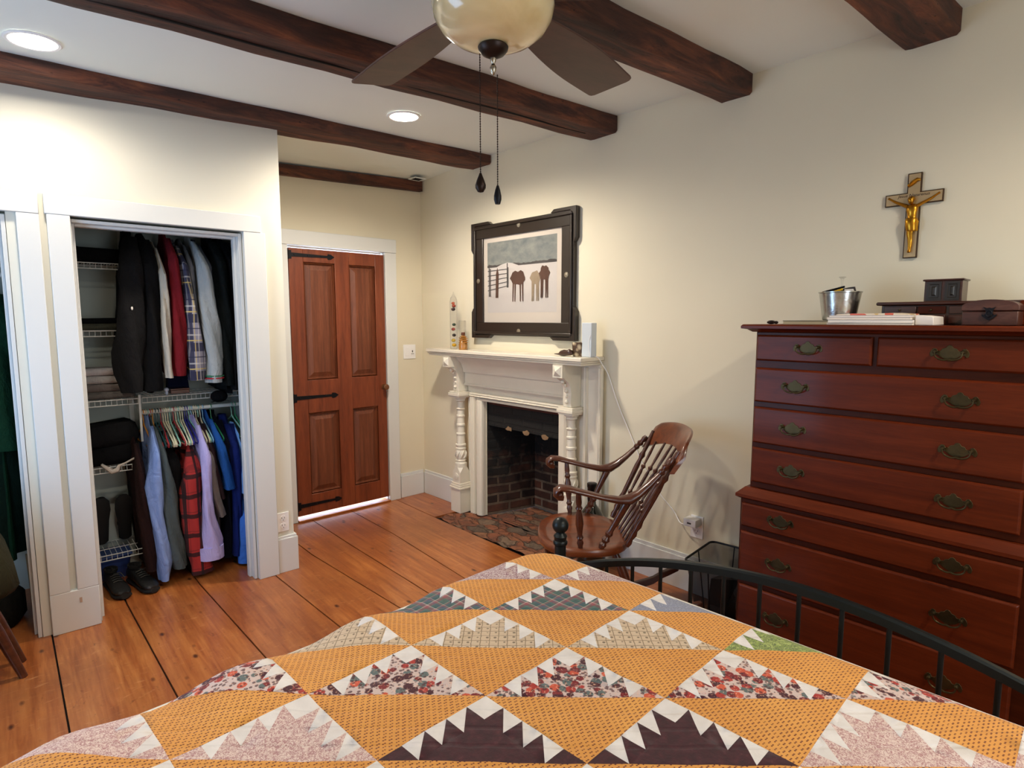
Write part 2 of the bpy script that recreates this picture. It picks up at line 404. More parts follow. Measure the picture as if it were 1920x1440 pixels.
# ---- ceiling beams
m_split=plain('split_shadow','0c0605',.9)
def beam(label,nl,fl,nr,fr,dl,dr,x0,x1,split=None,seed=0):
    """bottom edges: near/far y at both ends, drop below the ceiling at both ends"""
    rnd=random.Random(seed); N=26; secs=[]
    ph=[rnd.uniform(0,6) for _ in range(6)]
    xa=(x0+x1)/2; root=thing('ceiling_beam',label,'beam',(xa,(nl+fr)/2,zc(xa)),0,'dark timber beams across the ceiling')
    ox,oy,oz=root.location
    for i in range(N+1):
        s=i/N; x=x0+(x1-x0)*s; n=nl+(nr-nl)*s; f=fl+(fr-fl)*s; zb=zc(x)-(dl+(dr-dl)*s); zt=zc(x)-.001
        w=lambda k,a=.006: a*(math.sin(s*17+ph[k])+.6*math.sin(s*41+ph[k+1]))
        n+=w(0); f+=w(2); b=w(3,.0035)
        c=.012
        pts=[(x,n,zt),(x,n,zb+c+b),(x,n+c,zb+b)]
        for q in (.3,.55,.8): pts.append((x,n+(f-n)*q,zb+b+w(1,.003)*q))
        pts+=[(x,f-c,zb+b),(x,f,zb+c+b),(x,f,zt)]
        secs.append([(a-ox,bb_-oy,cc-oz) for a,bb_,cc in pts])
    m=MB(); m.loft(secs); m.build('timber',m_beam,root,ang=50)
    if split:
        pts=[]
        for i in range(N+1):
            s=i/N
            if s<split[0] or s>split[1]: continue
            x=x0+(x1-x0)*s; n=nl+(nr-nl)*s; f=fl+(fr-fl)*s; zb=zc(x)-(dl+(dr-dl)*s)
            pts.append((x-ox,n+(f-n)*.56-oy+.004*math.sin(s*30),zb-oz-.001))
        m=MB(); m.tube(pts,.004,6); m.build('long_split',m_split,root)
    return root
beam('dark rough timber beam closest to the closet wall and fireplace end of ceiling',3.2,3.452,3.42,3.64,.062,.062,-.88,2.735,seed=1)
beam('dark timber beam with a long split running behind the fan pull chains',2.19,2.40,2.305,2.525,.092,.092,-.88,2.775,(.05,.97),seed=2)
beam('dark timber beam ending on the wall between fan blade and crucifix',1.38,1.55,1.507,1.67,.1,.1,-.88,2.805,seed=3)
beam('dark timber beam nearest the viewer, cut by the top edge above the dresser',.68,.91,.70,.888,.09,.09,-.88,2.83,seed=4)
# thin ledger along the back wall
root=thing('ledger_beam','thin dark timber strip along the top of the wall above the door','beam',BK(1.3),TH)
m=MB(); a=-.02; b=2.703-1.3
m.loft([[(x,-.045,z0),(x,-.001,z0),(x,-.001,z1),(x,-.045,z1)] for x,z0,z1 in ((0,2.482,2.552),(b*.5,2.509,2.585),(b,2.54,2.620))])
m.build('timber',m_beam,root)

# ---- recessed lights and lamps
m_em=NT('lamp_lens'); m_em.b.inputs['Emission Color'].default_value=(1,.9,.76,1); m_em.b.inputs['Emission Strength'].default_value=40; m_em=m_em.m
LP=[((.174,3.055),'glowing round recessed light above the closet wall at left'),((1.794,3.017),'glowing round recessed light between beams above the brown door'),((.32,1.62),'recessed ceiling light over the bed above the viewer'),((1.8,-.45),'recessed ceiling light behind the viewer on the right')]
def recess(x,y,label,e=1):
    z=zc(x); rt=thing('recessed_light',label,'ceiling light',(x,y,z),0,'recessed lights in the ceiling'); rt.rotation_euler=(0,-math.atan(.033),0)
    m=MB(); n=32
    prof=[(.078,-.002),(.092,-.002),(.094,-.006),(.088,-.01),(.078,-.009)]
    secs=[[(r*math.cos(2*PI*i/n),r*math.sin(2*PI*i/n),z_) for i in range(n)] for r,z_ in prof]; m.loft(secs,cap=False)
    m.build('trim_ring',m_whiteplastic,rt)
    m=MB(); m.lathe([(.078,-.003),(.078,-.0065),(.05,-.0075),(0,-.008)],(0,0,0),32); m.build('lens',m_em,rt)
    l=bpy.data.lights.new('ceiling_lamp','SPOT'); l.energy=LAMP_E*e; l.color=(1,.87,.71); l.shadow_soft_size=.06; l.spot_size=R(165); l.spot_blend=.6
    lo=bpy.data.objects.new('ceiling_lamp',l); COL.objects.link(lo); lo.location=(x,y,z-.03)
LAMP_E=64
for ((x,y),lb),e in zip(LP,(.3,1.6,.6,1.08)): recess(x,y,lb,e)

# ---- ceiling vent
root=thing('ceiling_vent','small square vent in ceiling near the far corner','vent',(2.585,4.165,2.478+.0495*2.585-.001))
root['label']='small dark vent hole in the ceiling near the far corner'
zz=0
m=MB(); m.box(-.05,-.05,-.007,.05,-.038,-.002).box(-.05,.038,-.007,.05,.05,-.002).box(-.05,-.038,-.007,-.038,.038,-.002).box(.038,-.038,-.007,.05,.038,-.002)
m.build('vent_frame',m_ceil,root)
m=MB(); m.box(-.0375,-.0375,-.0065,.0375,.0375,-.002); m.build('vent_opening',m_split,root)
# ---------------------------------------------------------------- fireplace
def brick(name,c1,c2,mort,soot=.5,scale=1,rot=(PI/2,0,0)):
    t=NT(name); v=t.coord('UV' if False else 'Object',(1,1,1),rot)
    # mild wobble so the courses are not ruler straight
    b=t.add('ShaderNodeTexBrick'); b.inputs['Scale'].default_value=scale; b.inputs['Mortar Size'].default_value=.011; b.inputs['Brick Width'].default_value=.2; b.inputs['Row Height'].default_value=.072
    b.inputs['Mortar Smooth'].default_value=.3; b.offset=.5
    nz=t.add('ShaderNodeTexNoise'); nz.inputs['Scale'].default_value=4; t.link(v,nz.inputs['Vector'])
    mm=t.add('ShaderNodeVectorMath'); mm.operation='MULTIPLY_ADD'; t.link(nz.outputs['Color'],mm.inputs[0]); mm.inputs[1].default_value=(.018,.018,.018); t.link(v,mm.inputs[2])
    t.link(mm.outputs[0],b.inputs['Vector'])
    b.inputs['Color1'].default_value=(*lin(c1),1); b.inputs['Color2'].default_value=(*lin(c2),1); b.inputs['Mortar'].default_value=(*lin(mort),1)
    n=t.noise(t.coord('Object'),9,6,.65)
    z=t.add('ShaderNodeSeparateXYZ'); t.link(t.coord('Object'),z.inputs[0])
    s=t.math('ADD',t.math('MULTIPLY',n,.8),t.math('MULTIPLY',z.outputs['Z'],.75*soot))
    c=t.mix(t.ramp(s,[(.38,(0,0,0)),(.75,(1,1,1))]),b.outputs['Color'],lin('0b0908'))
    t.col(c); t.set(Roughness=.9)
    t.bump(t.math('ADD',t.math('MULTIPLY',b.outputs['Fac'],-.6),t.math('MULTIPLY',n,.6)),.9,.015); return t.m
m_fb=brick('sooty_firebox_brick','7a4630','3a231a','8a7562',.95)
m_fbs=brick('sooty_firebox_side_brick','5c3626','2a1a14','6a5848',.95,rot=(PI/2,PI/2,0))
t=NT('hearth_brick_rubble')
v=t.coord('Object',(1,1,1),(0,0,.2)); vo=t.add('ShaderNodeTexVoronoi'); vo.feature='DISTANCE_TO_EDGE'; vo.inputs['Scale'].default_value=13
nzz=t.add('ShaderNodeTexNoise'); nzz.inputs['Scale'].default_value=9; nzz.inputs['Detail'].default_value=4; t.link(t.coord('Object'),nzz.inputs['Vector']); mmx=t.add('ShaderNodeVectorMath'); mmx.operation='MULTIPLY_ADD'; t.link(nzz.outputs['Color'],mmx.inputs[0]); mmx.inputs[1].default_value=(.09,.09,0); t.link(t.coord('Object',(1,.55,1),(0,0,.25)),mmx.inputs[2]); t.link(mmx.outputs[0],vo.inputs['Vector'])
vc=t.add('ShaderNodeTexVoronoi'); vc.inputs['Scale'].default_value=13; t.link(mmx.outputs[0],vc.inputs['Vector'])
sp=t.add('ShaderNodeSeparateXYZ'); t.link(vc.outputs['Color'],sp.inputs[0])
c=t.ramp(sp.outputs[0],[(.1,lin('7a4a34')),(.35,lin('8f553a')),(.55,lin('9a6342')),(.75,lin('7a6552')),(1,lin('5a493c'))])
n1=t.noise(t.coord('Object'),14,8,.7); c=t.mix(t.ramp(n1,[(.45,(0,0,0)),(.66,(.7,.7,.7))]),c,lin('40312a'))
e=t.ramp(vo.outputs['Distance'],[(.02,(1,1,1)),(.07,(0,0,0))]); c=t.mix(t.math('MULTIPLY',e,.35),c,lin('3a2a20'))
n2=t.noise(t.coord('Object'),30,6,.7); c=t.mix(t.ramp(n2,[(.6,(0,0,0)),(.75,(.5,.5,.5))]),c,lin('b39a7e'))
t.col(c); t.set(Roughness=.85); t.bump(t.math('ADD',t.math('MULTIPLY',n1,.8),t.math('MULTIPLY',e,-.8)),1,.02); m_hearth=t.m

rt=RWthing('firebox','sooty brick fireplace opening inside the white mantel','fireplace',1.225,0,0)
D=.42; m=MB()
m.mi=0; m.quad((-.29,D,0),(.29,D,0),(.29,D,1.1),(-.29,D,1.1))
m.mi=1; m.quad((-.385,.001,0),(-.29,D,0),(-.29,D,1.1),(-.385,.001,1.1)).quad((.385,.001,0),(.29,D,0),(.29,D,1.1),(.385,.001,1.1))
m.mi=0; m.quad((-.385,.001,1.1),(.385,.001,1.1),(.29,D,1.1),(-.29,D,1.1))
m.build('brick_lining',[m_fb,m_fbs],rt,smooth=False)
m=MB(); m.box(-.384,.012,.862,.384,.09,.886); m.build('iron_lintel',plain('rusty_iron','4a2117',.7,.3,var=.3),rt,bevel=.002)
m=MB(); m.box(-.383,.015,.70,.383,.14,.861); m.build('lintel_brick',brick('black_soot_brick','1d1512','120d0b','241c18',.9),rt,smooth=False)
# broken mortar patches
m_rawm=plain('raw_mortar','7f6549',.9,bs=.6,var=.4); rnd=random.Random(3)
for cx,cz in ((-.15,.703),(.03,.70),(.21,.697)):
    pts=[(cx+.035*math.cos(a)*rnd.uniform(.6,1.2),cz+.018*math.sin(a)*rnd.uniform(.6,1.3)) for a in [2*PI*i/9 for i in range(9)]]
    m=MB(); m.prism(pts,.003,'xz',.0115); m.build('mortar_patch',m_rawm,rt)
# hearth slab of bricks laid in the floor
rt=thing('hearth','worn brick and stone hearth set into the floor before fireplace','hearth',(2.6,3.05,0))
hp=[(2.437,3.705),(2.428,3.2),(2.455,2.9),(2.47,2.6),(2.44,2.385),(2.795,2.385)]+[RW(u,0)[:2] for u in (1.95,)]
m=MB(); rnd=random.Random(5); nx,ny=16,46
def hz(x,y): return -.004+.006*math.sin(x*31+y*9)*math.sin(y*23)-.004*math.sin(y*57+x*40)
rows=[]
for j in range(ny+1):
    y=3.705-(3.705-2.385)*j/ny; x0=2.437+.02*math.sin(y*5.1)*(0 if j in(0,ny) else 1); x1=2.72+(3.705-y)*.035+.01
    rows.append([m._v((x0+(x1-x0)*i/nx-2.6,y-3.05,hz(x0+(x1-x0)*i/nx,y)-.004)) for i in range(nx+1)])
for a,b in zip(rows,rows[1:]):
    for i in range(nx): m._f([a[i],a[i+1],b[i+1],b[i]])
# inside the opening
q=[RW(.84,-.0),RW(1.61,-.0),RW(1.515,-D),RW(.935,-D)]
m._f([m._v((a-2.6,b-3.05,-.003)) for a,b,_ in q])
o=m.build('brick_bed',m_hearth,rt)

# ---- mantel (local x = u-1.16, -y = into the room)
rt=RWthing('fireplace_mantel','white painted wooden fireplace mantel with turned columns and brackets','mantel',1.16,0,0)
def U(u): return u-1.16
m=MB(); m.box(U(.37),-.222,1.248,U(1.955),-.001,1.272); m.box(U(.377),-.214,1.236,U(1.948),-.001,1.247); m.box(U(.385),-.205,1.222,U(1.94),-.001,1.2355)
m.build('shelf',m_mantel,rt,bevel=.004)
m=MB()
m.box(U(.655),-.03,0,U(.835),-.001,1.2215).box(U(1.615),-.03,0,U(1.95),-.001,1.2215).box(U(.835),-.03,.89,U(1.615),-.001,1.2215)
m.build('back_panel',m_mantel,rt,bevel=.002)
m=MB()   # cove under the shelf, frieze bands
x0,x1=U(.655),U(1.72)
m.loft([[(x,-.031,1.2215),(x,-.15,1.2215),(x,-.14,1.20),(x,-.10,1.165),(x,-.08,1.12),(x,-.078,1.098),(x,-.031,1.098)] for x in (x0,x1)])
m.loft([[(x,-.031,1.097),(x,-.062,1.097),(x,-.062,1.015),(x,-.072,1.008),(x,-.072,.998),(x,-.045,.992),(x,-.031,.992)] for x in (x0,x1)])
m.build('frieze',m_mantel,rt,ang=25)
m=MB()
m.loft([[(x,-.031,.945),(x,-.05,.945),(x,-.06,.935),(x,-.052,.928),(x,-.062,.92),(x,-.05,.912),(x,-.031,.912)] for x in (U(.70),U(1.735))])
for s_,a in ((1,.70),(-1,1.735)):   # fluted jambs
    xs=[0,.004,.014,.02,.026,.036,.042,.048,.058,.064]; ys=[.031,.055,.062,.05,.05,.062,.05,.05,.058,.031]
    pl=[(U(a)+s_*x,-y) for x,y in zip(xs,ys)]
    m.prism(pl,.912,'xy',0)
m.build('architrave',m_mantel,rt,ang=25)
m=MB()
for s_,a in ((1,.775),(-1,1.675)):
    m.prism([(U(a),-.031),(U(a),-.052),(U(a)+s_*.03,-.056),(U(a)+s_*.055,-.046),(U(a)+s_*.06,-.031)],.889,'xy',0)
m.box(U(.775),-.045,.889,U(1.675),-.031,.905)
m.build('opening_strip',m_mantel,rt,bevel=.002)
m=MB()
for a in (1.825,1.94): m.prism([(U(a),-.031),(U(a),-.043),(U(a)+.008,-.05),(U(a)+.018,-.043),(U(a)+.026,-.05),(U(a)+.03,-.031)][:6],1.2,'xy',0)
m.build('side_moulding',m_mantel,rt)
prof=[(.36,.046),(.385,.046),(.39,.04),(.40,.034),(.408,.042),(.416,.034),(.43,.037),(.455,.043),(.48,.041),(.492,.034),(.498,.041),(.506,.041),(.512,.035),(.524,.041),(.534,.041),(.54,.033),(.605,.03),(.61,.035),(.62,.035),(.626,.03),(.675,.028),(.68,.034),(.692,.034),(.698,.029),(.745,.027),(.75,.032),(.76,.032),(.765,.027),(.80,.026),(.812,.034),(.818,.026),(.85,.023),(.868,.026),(.874,.036),(.886,.036),(.892,.045),(.902,.045)]
for u in (.618,1.76):
    cx=U(u); cy=-.078
    m=MB()
    m.box(cx-.06,-.135,.0,cx+.06,-.001 if u<1 else -.031,.188)
    m.box(cx-.068,-.143,.188,cx+.068,-.022,.20).box(cx-.06,-.137,.20,cx+.06,-.022,.216).box(cx-.054,-.132,.216,cx+.054,-.024,.232)
    m.build('column_plinth',m_mantel,rt,bevel=.002)
    m=MB()
    def sq(w,c,z): return [(cx+a,cy+b,z) for a,b in ((-w+c,-w),(w-c,-w),(w,-w+c),(w,w-c),(w-c,w),(-w+c,w),(-w,w-c),(-w,-w+c))]
    m.loft([sq(.047,.001,.232),sq(.047,.001,.315),sq(.046,.03,.355),sq(.046,.028,.36)])
    m.build('column_block',m_mantel,rt,smooth=False)
    m=MB(); m.turned((cx,cy-.047,.285),(cx,cy-.056,.285),[(0,.026),(.6,.026),(.7,.018),(.85,.018),(.9,.01),(1,.006)],16); m.build('rosette',m_mantel,rt)
    m=MB(); m.turned((cx-.047,cy,.285),(cx-.056,cy,.285),[(0,.026),(.6,.026),(.7,.018),(.85,.018),(.9,.01),(1,.006)],16)
    m.build('rosette',m_mantel,rt)
    m=MB(); m.lathe([(r,z) for z,r in prof],(cx,cy,0),20)
    for k in range(8):   # acanthus leaves on the bulb
        a=2*PI*k/8; pts=[(cx+r*math.cos(a+.25*q),cy+r*math.sin(a+.25*q),z) for q,(r,z) in enumerate(((.036,.425),(.045,.445),(.044,.468),(.036,.486)))]
        m.tube(pts,.005,5)
    m.build('turned_column',m_mantel,rt,ang=30)
    m=MB(); m.box(cx-.06,-.14,.903,cx+.06,-.022,.916).box(cx-.066,-.148,.916,cx+.066,-.018,.936).box(cx-.06,-.14,.936,cx+.06,-.02,.95)
    m.build('column_cap',m_mantel,rt,bevel=.002)
    m=MB(); w=.033
    curve=[(-.02,.951),(-.118,.951),(-.125,.99),(-.122,1.04),(-.128,1.08),(-.145,1.11),(-.172,1.125),(-.19,1.14),(-.2,1.145),(-.2,1.2215),(-.02,1.2215)]
    m.prism([(a,b) for a,b in curve],2*w,'yz',cx-w); m.build('bracket',m_mantel,rt,bevel=.002)
    m=MB()
    for q,(yy,z) in enumerate(((-.126,.985),(-.126,1.02),(-.13,1.055),(-.142,1.09),(-.165,1.112))): m.sphere((cx,yy,z),.013 if q%2==0 else .01,10,6)
    m.build('bracket_bead',m_mantel,rt)
    m=MB(); m.box(cx-.04,-.213,1.142,cx+.04,-.12,1.221)
    m.loft([[(cx-.03,-.213,1.152),(cx+.03,-.213,1.152),(cx+.03,-.213,1.212),(cx-.03,-.213,1.212)],[(cx-.024,-.218,1.158),(cx+.024,-.218,1.158),(cx+.024,-.218,1.206),(cx-.024,-.218,1.206)],[(cx-.002,-.231,1.18),(cx+.002,-.231,1.18),(cx+.002,-.231,1.184),(cx-.002,-.231,1.184)]])
    m.build('bracket_block',m_mantel,rt,smooth=False)

# ---- framed print above the mantel
m_frame=plain('ebonised_frame','241b15',.38,bs=.05,coat=.2)
rt=RWthing('framed_picture','dark wooden picture frame with corner ears hanging above the white mantel','picture frame',1.225,.004,1.36)
X0,X1,Z1=-.51,.52,.835
def ears(a,d,g,e):   # outline with stepped ears in all corners
    x0,x1,z0,z1=X0+a,X1-a,a,Z1-a
    L=.19; s=.03
    P=[(x0,z0),(x0+L,z0),(x0+L+s,z0+e),(x1-L-s,z0+e),(x1-L,z0),(x1,z0),(x1,z0+L),(x1-e,z0+L+s),(x1-e,z1-L-s),(x1,z1-L),(x1,z1),(x1-L,z1),(x1-L-s,z1-e),(x0+L+s,z1-e),(x0+L,z1),(x0,z1),(x0,z1-L),(x0+e,z1-L-s),(x0+e,z0+L+s),(x0,z0+L)]
    return P
m=MB(); P=ears(0,0,0,.022); inn=[(X0+.125,.115),(X1-.125,.115),(X1-.125,Z1-.115),(X0+.125,Z1-.115)]
def fr(poly_out,y0,y1,inn):
    # ring: outer polygon front/back + 4 sided hole, built from strips
    x0,z0=inn[0]; x1,z1=inn[2]
    def clipbox(a,b,c,d):
        m.box(a,y0,b,c,y1,d)
    clipbox(X0+.022,.022,X1-.022,z0); clipbox(X0+.022,z1,X1-.022,Z1-.022); clipbox(X0+.022,z0,x0,z1); clipbox(x1,z0,X1-.022,z1)
fr(P,-.03,0,inn); m.build('frame',m_frame,rt,bevel=.003)
m=MB(); L=.19
for cx,sx in ((X0,1),(X1,-1)):
    for cz,sz in ((0,1),(Z1,-1)):
        pol=[(cx,cz),(cx+sx*L,cz),(cx+sx*(L+.03),cz+sz*.0215),(cx+sx*.05,cz+sz*.0215),(cx+sx*.0215,cz+sz*.05),(cx+sx*.0215,cz+sz*(L+.03)),(cx,cz+sz*L)]
        m=MB(); m.prism(pol,.036,'xz',-.036); m.build('corner_ear',m_frame,rt,bevel=.003)
m=MB()  # raised outer rail
for a,b,c,d in ((X0+.03,.03,X1-.03,.05),(X0+.03,Z1-.05,X1-.03,Z1-.03),(X0+.03,.05,X0+.05,Z1-.05),(X1-.05,.05,X1-.03,Z1-.05)): m.box(a,-.042,b,c,-.0305,d)
m.build('frame_rail',m_frame,rt,bevel=.005)
m=MB(); m.box(inn[0][0],-.016,inn[0][1],inn[2][0],-.006,inn[2][1]); m.build('mat_board',plain('cream_mat','e6dcd0',.8),rt,smooth=False)
# a generic winter landscape (stand-in print)
pr0,pr1,pz0,pz1=-.345,.345,.185,.685
m=MB(); zh=.515
m.mi=0; m.quad((pr0,-.0165,zh),(pr1,-.0165,zh),(pr1,-.0165,pz1),(pr0,-.0165,pz1))
m.mi=1; m.quad((pr0,-.0165,pz0),(pr1,-.0165,pz0),(pr1,-.0165,zh),(pr0,-.0165,zh))
def flat(poly,mi,y=-.0172): 
    m.mi=mi; m._f([m._v((a,y,b)) for a,b in poly])
rnd=random.Random(11)
top=[(pr0+(pr1-pr0)*i/40, zh+.004+.009*rnd.random()) for i in range(41)]
flat([(pr0,zh-.008)]+[(pr1,zh-.008)]+top[::-1],2)
flat([(-.28,zh-.02),(-.2,zh+.006),(-.13,zh+.018),(-.08,zh+.012),(-.02,zh-.006),(.0,zh-.03),(-.3,zh-.03)],1,-.0176)
for x,z0,z1 in ((-.325,.30,.53),(-.312,.30,.5),(-.13,.36,.53),(-.122,.36,.5)): flat([(x-.005,z0),(x+.005,z0),(x+.005,z1),(x-.005,z1)],2,-.018)
for q in range(5):
    z=.34+q*.035; flat([(-.34,z),(-.12,z+.03-q*.006),(-.12,z+.035-q*.006),(-.34,z+.006)],2,-.0182)
# winter shrubs and bare trunks in browns
def shrub(cx,z0,w,h,mi):
    pts=[(cx+w*math.cos(a)*rnd.uniform(.75,1.1),z0+h*.62+h*.4*math.sin(a)*rnd.uniform(.8,1.1)) for a in [2*PI*i/16 for i in range(16)]]
    flat(pts,mi,-.0186)
    for dx in (-.6,-.35,.3,.6): flat([(cx+dx*w-.005,z0-.08),(cx+dx*w+.004,z0-.08),(cx+dx*w*.9+.008,z0+h*.5),(cx+dx*w*.9-.008,z0+h*.5)],mi,-.0188)
shrub(-.02,.34,.085,.13,3); shrub(.15,.34,.05,.12,4); shrub(.235,.36,.05,.13,3)
flat([(-.255,.29),(-.225,.29),(-.22,.46),(-.235,.505),(-.25,.46)],3,-.0186)
m.mi=0
sky=NT('print_sky'); sky.col(sky.ramp(sky.noise(sky.coord('Object',(3,3,5)),4,5,.6),[(.3,lin('767e80')),(.7,lin('9da09a'))])); sky.set(Roughness=.75)
m.build('landscape_print',[sky.m,plain('print_snow','dcd6d2',.75,var=.03),plain('print_treeline','54504e',.8,var=.3),plain('print_brown','5c4236',.8,var=.3),plain('print_tan','a08f78',.8,var=.25)],rt,smooth=False)
m=MB(); m.box(inn[0][0],-.0215,inn[0][1],inn[2][0],-.0205,inn[2][1])
g=NT('picture_glazing').set(Roughness=.03,Transmission_Weight=1.0,IOR=1.08,Alpha=.18).m
m.build('glazing',g,rt,smooth=False)
for x,z in ((0,.055),(0,Z1-.058),(X0+.075,Z1/2),(X1-.08,Z1/2)):
    m=MB(); m.turned((x,-.0305,z),(x,-.038,z),[(0,.017),(.3,.017),(.35,.013),(.6,.013),(.62,.009),(1,.003)],18); m.build('medallion',plain('pewter','a39c8c',.35,.8) if x==0 and z<.1 else bpy.data.materials['pewter'],rt)

# ---- things on the mantel shelf
ZS=1.2725
rt=RWthing('glass_thermometer','tall clear glass tube with coloured floats on mantel left end','ornament',.597,.12,ZS)
m=MB(); m.lathe([(.024,0),(.028,.004),(.028,.36),(.022,.385),(.008,.405),(.004,.42),(.004,.43),(0,.431)],(0,0,0),20); m.build('glass_tube',m_glass,rt)
cols=[('e8b021',.03,.017),('d8b53c',.065,.016),('2a1a14',.105,.015),('a3372a',.15,.015),('2f4630',.185,.014),('3a1f18',.30,.016),('b0452c',.325,.015),('c9603f',.345,.013)]
for i,(c,z,r) in enumerate(cols):
    m=MB(); m.sphere((.004*(-1)**i,0,z),r,12,8,(1,1,.8)); m.build('float_ball',plain('float_'+c,c,.15,coat=.8),rt)
rt=RWthing('glass_vase','slim clear square glass tube just right of the thermometer','vase',.66,.085,ZS)
m=MB(); m.box(-.02,-.02,0,.02,.02,.215); m.build('glass_body',m_glass,rt,bevel=.004)
rt=RWthing('amber_bottle','small ribbed amber glass bottle with brown stopper on mantel','bottle',.725,.13,ZS)
m=MB(); m.lathe([(.033,0),(.035,.006),(.034,.04),(.03,.055),(.026,.07),(.022,.085),(.016,.095),(.015,.105),(0,.106)],(0,0,0),16)
m_amb=plain('amber_glass','9a6420',.15,coat=1,var=.25); m.build('bottle_body',m_amb,rt)
m=MB()
for z,w in ((.055,.043),(.07,.045),(.085,.043),(.096,.03)): m.tube([(w*math.cos(a),w*.5*math.sin(a),z) for a in [2*PI*i/16 for i in range(16)]],.0045,6,True)
m.build('glass_rib',m_amb,rt)
m=MB(); m.lathe([(.014,.106),(.016,.11),(.015,.128),(0,.13)],(0,0,0),12); m.build('stopper',plain('stopper_brown','5a2f18',.4),rt)
# driftwood-like bird
rt=RWthing('carved_bird','small dark brown carved bird with long tail lying on mantel','figurine',1.775,.165,ZS)
m=MB(); m.loft([[(x,r*1.0*math.cos(a),zc_+r*math.sin(a)) for a in [2*PI*i/12 for i in range(12)]] for x,r,zc_ in ((-.085,.002,.012),(-.05,.005,.012),(-.03,.016,.018),(-.005,.02,.021),(.02,.017,.022),(.038,.02,.026),(.055,.016,.024),(.066,.004,.018))])
m.build('bird_body',plain('dark_carved_wood','3a1e14',.4,var=.3,coat=.3),rt)
rt=RWthing('carved_cup','round carved soapstone cup between the brown bird and grey box','cup',1.845,.11,ZS)
t=NT('carved_soapstone'); vo=t.add('ShaderNodeTexVoronoi'); vo.inputs['Scale'].default_value=32; t.link(t.coord('Object'),vo.inputs['Vector'])
t.col(t.ramp(vo.outputs['Distance'],[(.2,lin('cfc2a4')),(.45,lin('9a866a')),(.6,lin('4a3524'))])); t.set(Roughness=.6); t.bump(vo.outputs['Distance'],.8,.004)
m=MB(); m.lathe([(.036,0),(.04,.005),(.042,.04),(.045,.084),(.04,.086),(.037,.06),(.034,.012),(0,.01)],(0,0,0),24); m.build('cup_body',t.m,rt)
rt=RWthing('air_monitor','upright pale grey slim box with white cord at right end of mantel','device',1.915,.10,ZS)
m=MB(); m.box(-.036,-.03,0,.04,.02,.205); m.build('case',plain('pale_grey_plastic','c3ccd4',.3),rt,bevel=.004)
m=MB(); m.tube([(.03,-.0305,.0),(.024,-.0315,.05),(.022,-.0315,.09),(.034,-.031,.13)],.0022,6); m.build('edge_line',m_whiteplastic,rt)
# power cord from box down to the outlet
m=MB()
pts=[(1.95,.10,1.278),(1.962,.09,1.276),(1.972,.075,1.262),(1.975,.05,1.23),(1.99,.012,1.17),(2.02,.008,1.10),(2.05,.008,1.03),(2.10,.008,.93),(2.17,.008,.81),(2.235,.008,.69),(2.30,.008,.60),(2.385,.008,.50),(2.47,.010,.43),(2.52,.03,.385),(2.56,.045,.39),(2.575,.05,.42)]
sm=[]
for i in range(len(pts)-1):
    p0=Vector(pts[max(i-1,0)]);p1=Vector(pts[i]);p2=Vector(pts[i+1]);p3=Vector(pts[min(i+2,len(pts)-1)])
    for k in range(5):
        s=k/5; sm.append(.5*((2*p1)+(-p0+p2)*s+(2*p0-5*p1+4*p2-p3)*s*s+(-p0+3*p1-3*p2+p3)*s**3))
sm.append(Vector(pts[-1]))
o0=RW(1.95,.1,1.278); rt=None
m.tube([(p.x-1.95,-(p.y-.10),p.z-1.278) for p in sm],.0028,6)
o=m.build('power_cord',m_whiteplastic); o.location=o0; o.rotation_euler=(0,0,RWROT); tag(o,'thin white cord hanging from the mantel end down to the wall outlet','cord')

# ---- outlets, switch
def outlet(lab,loc,rz,w=.07,h=.115,kind='outlet'):
    rt=thing('wall_outlet' if kind=='outlet' else 'light_switch',lab,kind,loc,rz)
    m=MB(); m.box(-w/2,-.006,-h/2,w/2,-.0005,h/2); m.build('cover_plate',m_whiteplastic,rt,bevel=.002)
    return rt
def slots(rt,x,z):
    m=MB(); m.turned((x,-.006,z),(x,-.009,z),[(0,.018),(1,.017)],20); m.build('socket_face',m_whiteplastic,rt)
    m=MB(); m.box(x-.009,-.0096,z-.001,x-.0065,-.0091,z+.009).box(x+.0065,-.0096,z-.001,x+.009,-.0091,z+.008).box(x-.002,-.0096,z-.012,x+.002,-.0091,z-.007); m.build('socket_slots',m_socket,rt,smooth=False)
rt=outlet('white double wall outlet beside the closet casing above baseboard','outlet' and (1.188,3.4693,.305),0)
slots(rt,0,.022); slots(rt,0,-.022)
rt=outlet('white wall outlet holding a charger behind the rocking chair',RW(2.61,0,.375),RWROT,.075,.125)
slots(rt,.0,-.024)
rt=RWthing('plug_charger','white block charger plugged in the outlet behind rocking chair','charger',2.60,.0095,.40)
m=MB(); m.box(-.035,-.06,-.012,.038,0,.03); m.build('charger_body',m_whiteplastic,rt,bevel=.003)
m=MB(); m.box(-.012,-.0605,.004,.012,-.0601,.012); m.build('port',m_socket,rt,smooth=False)
rt=outlet('white rocker light switch plate on wall between door and mantel',BK(2.576,0,1.228),TH,.118,.118,'light switch')
for x,tone in ((-.026,0),(.026,1)):
    m=MB(); m.box(x-.017,-.009,-.034,x+.017,-.006,.034); m.build('rocker' ,m_whiteplastic,rt,bevel=.001)
m=MB(); m.box(.012,-.0102,-.02,.04,-.0092,-.016).box(.022,-.0102,-.006,.03,-.0092,.012); m.build('switch_mark',m_socket,rt,smooth=False)

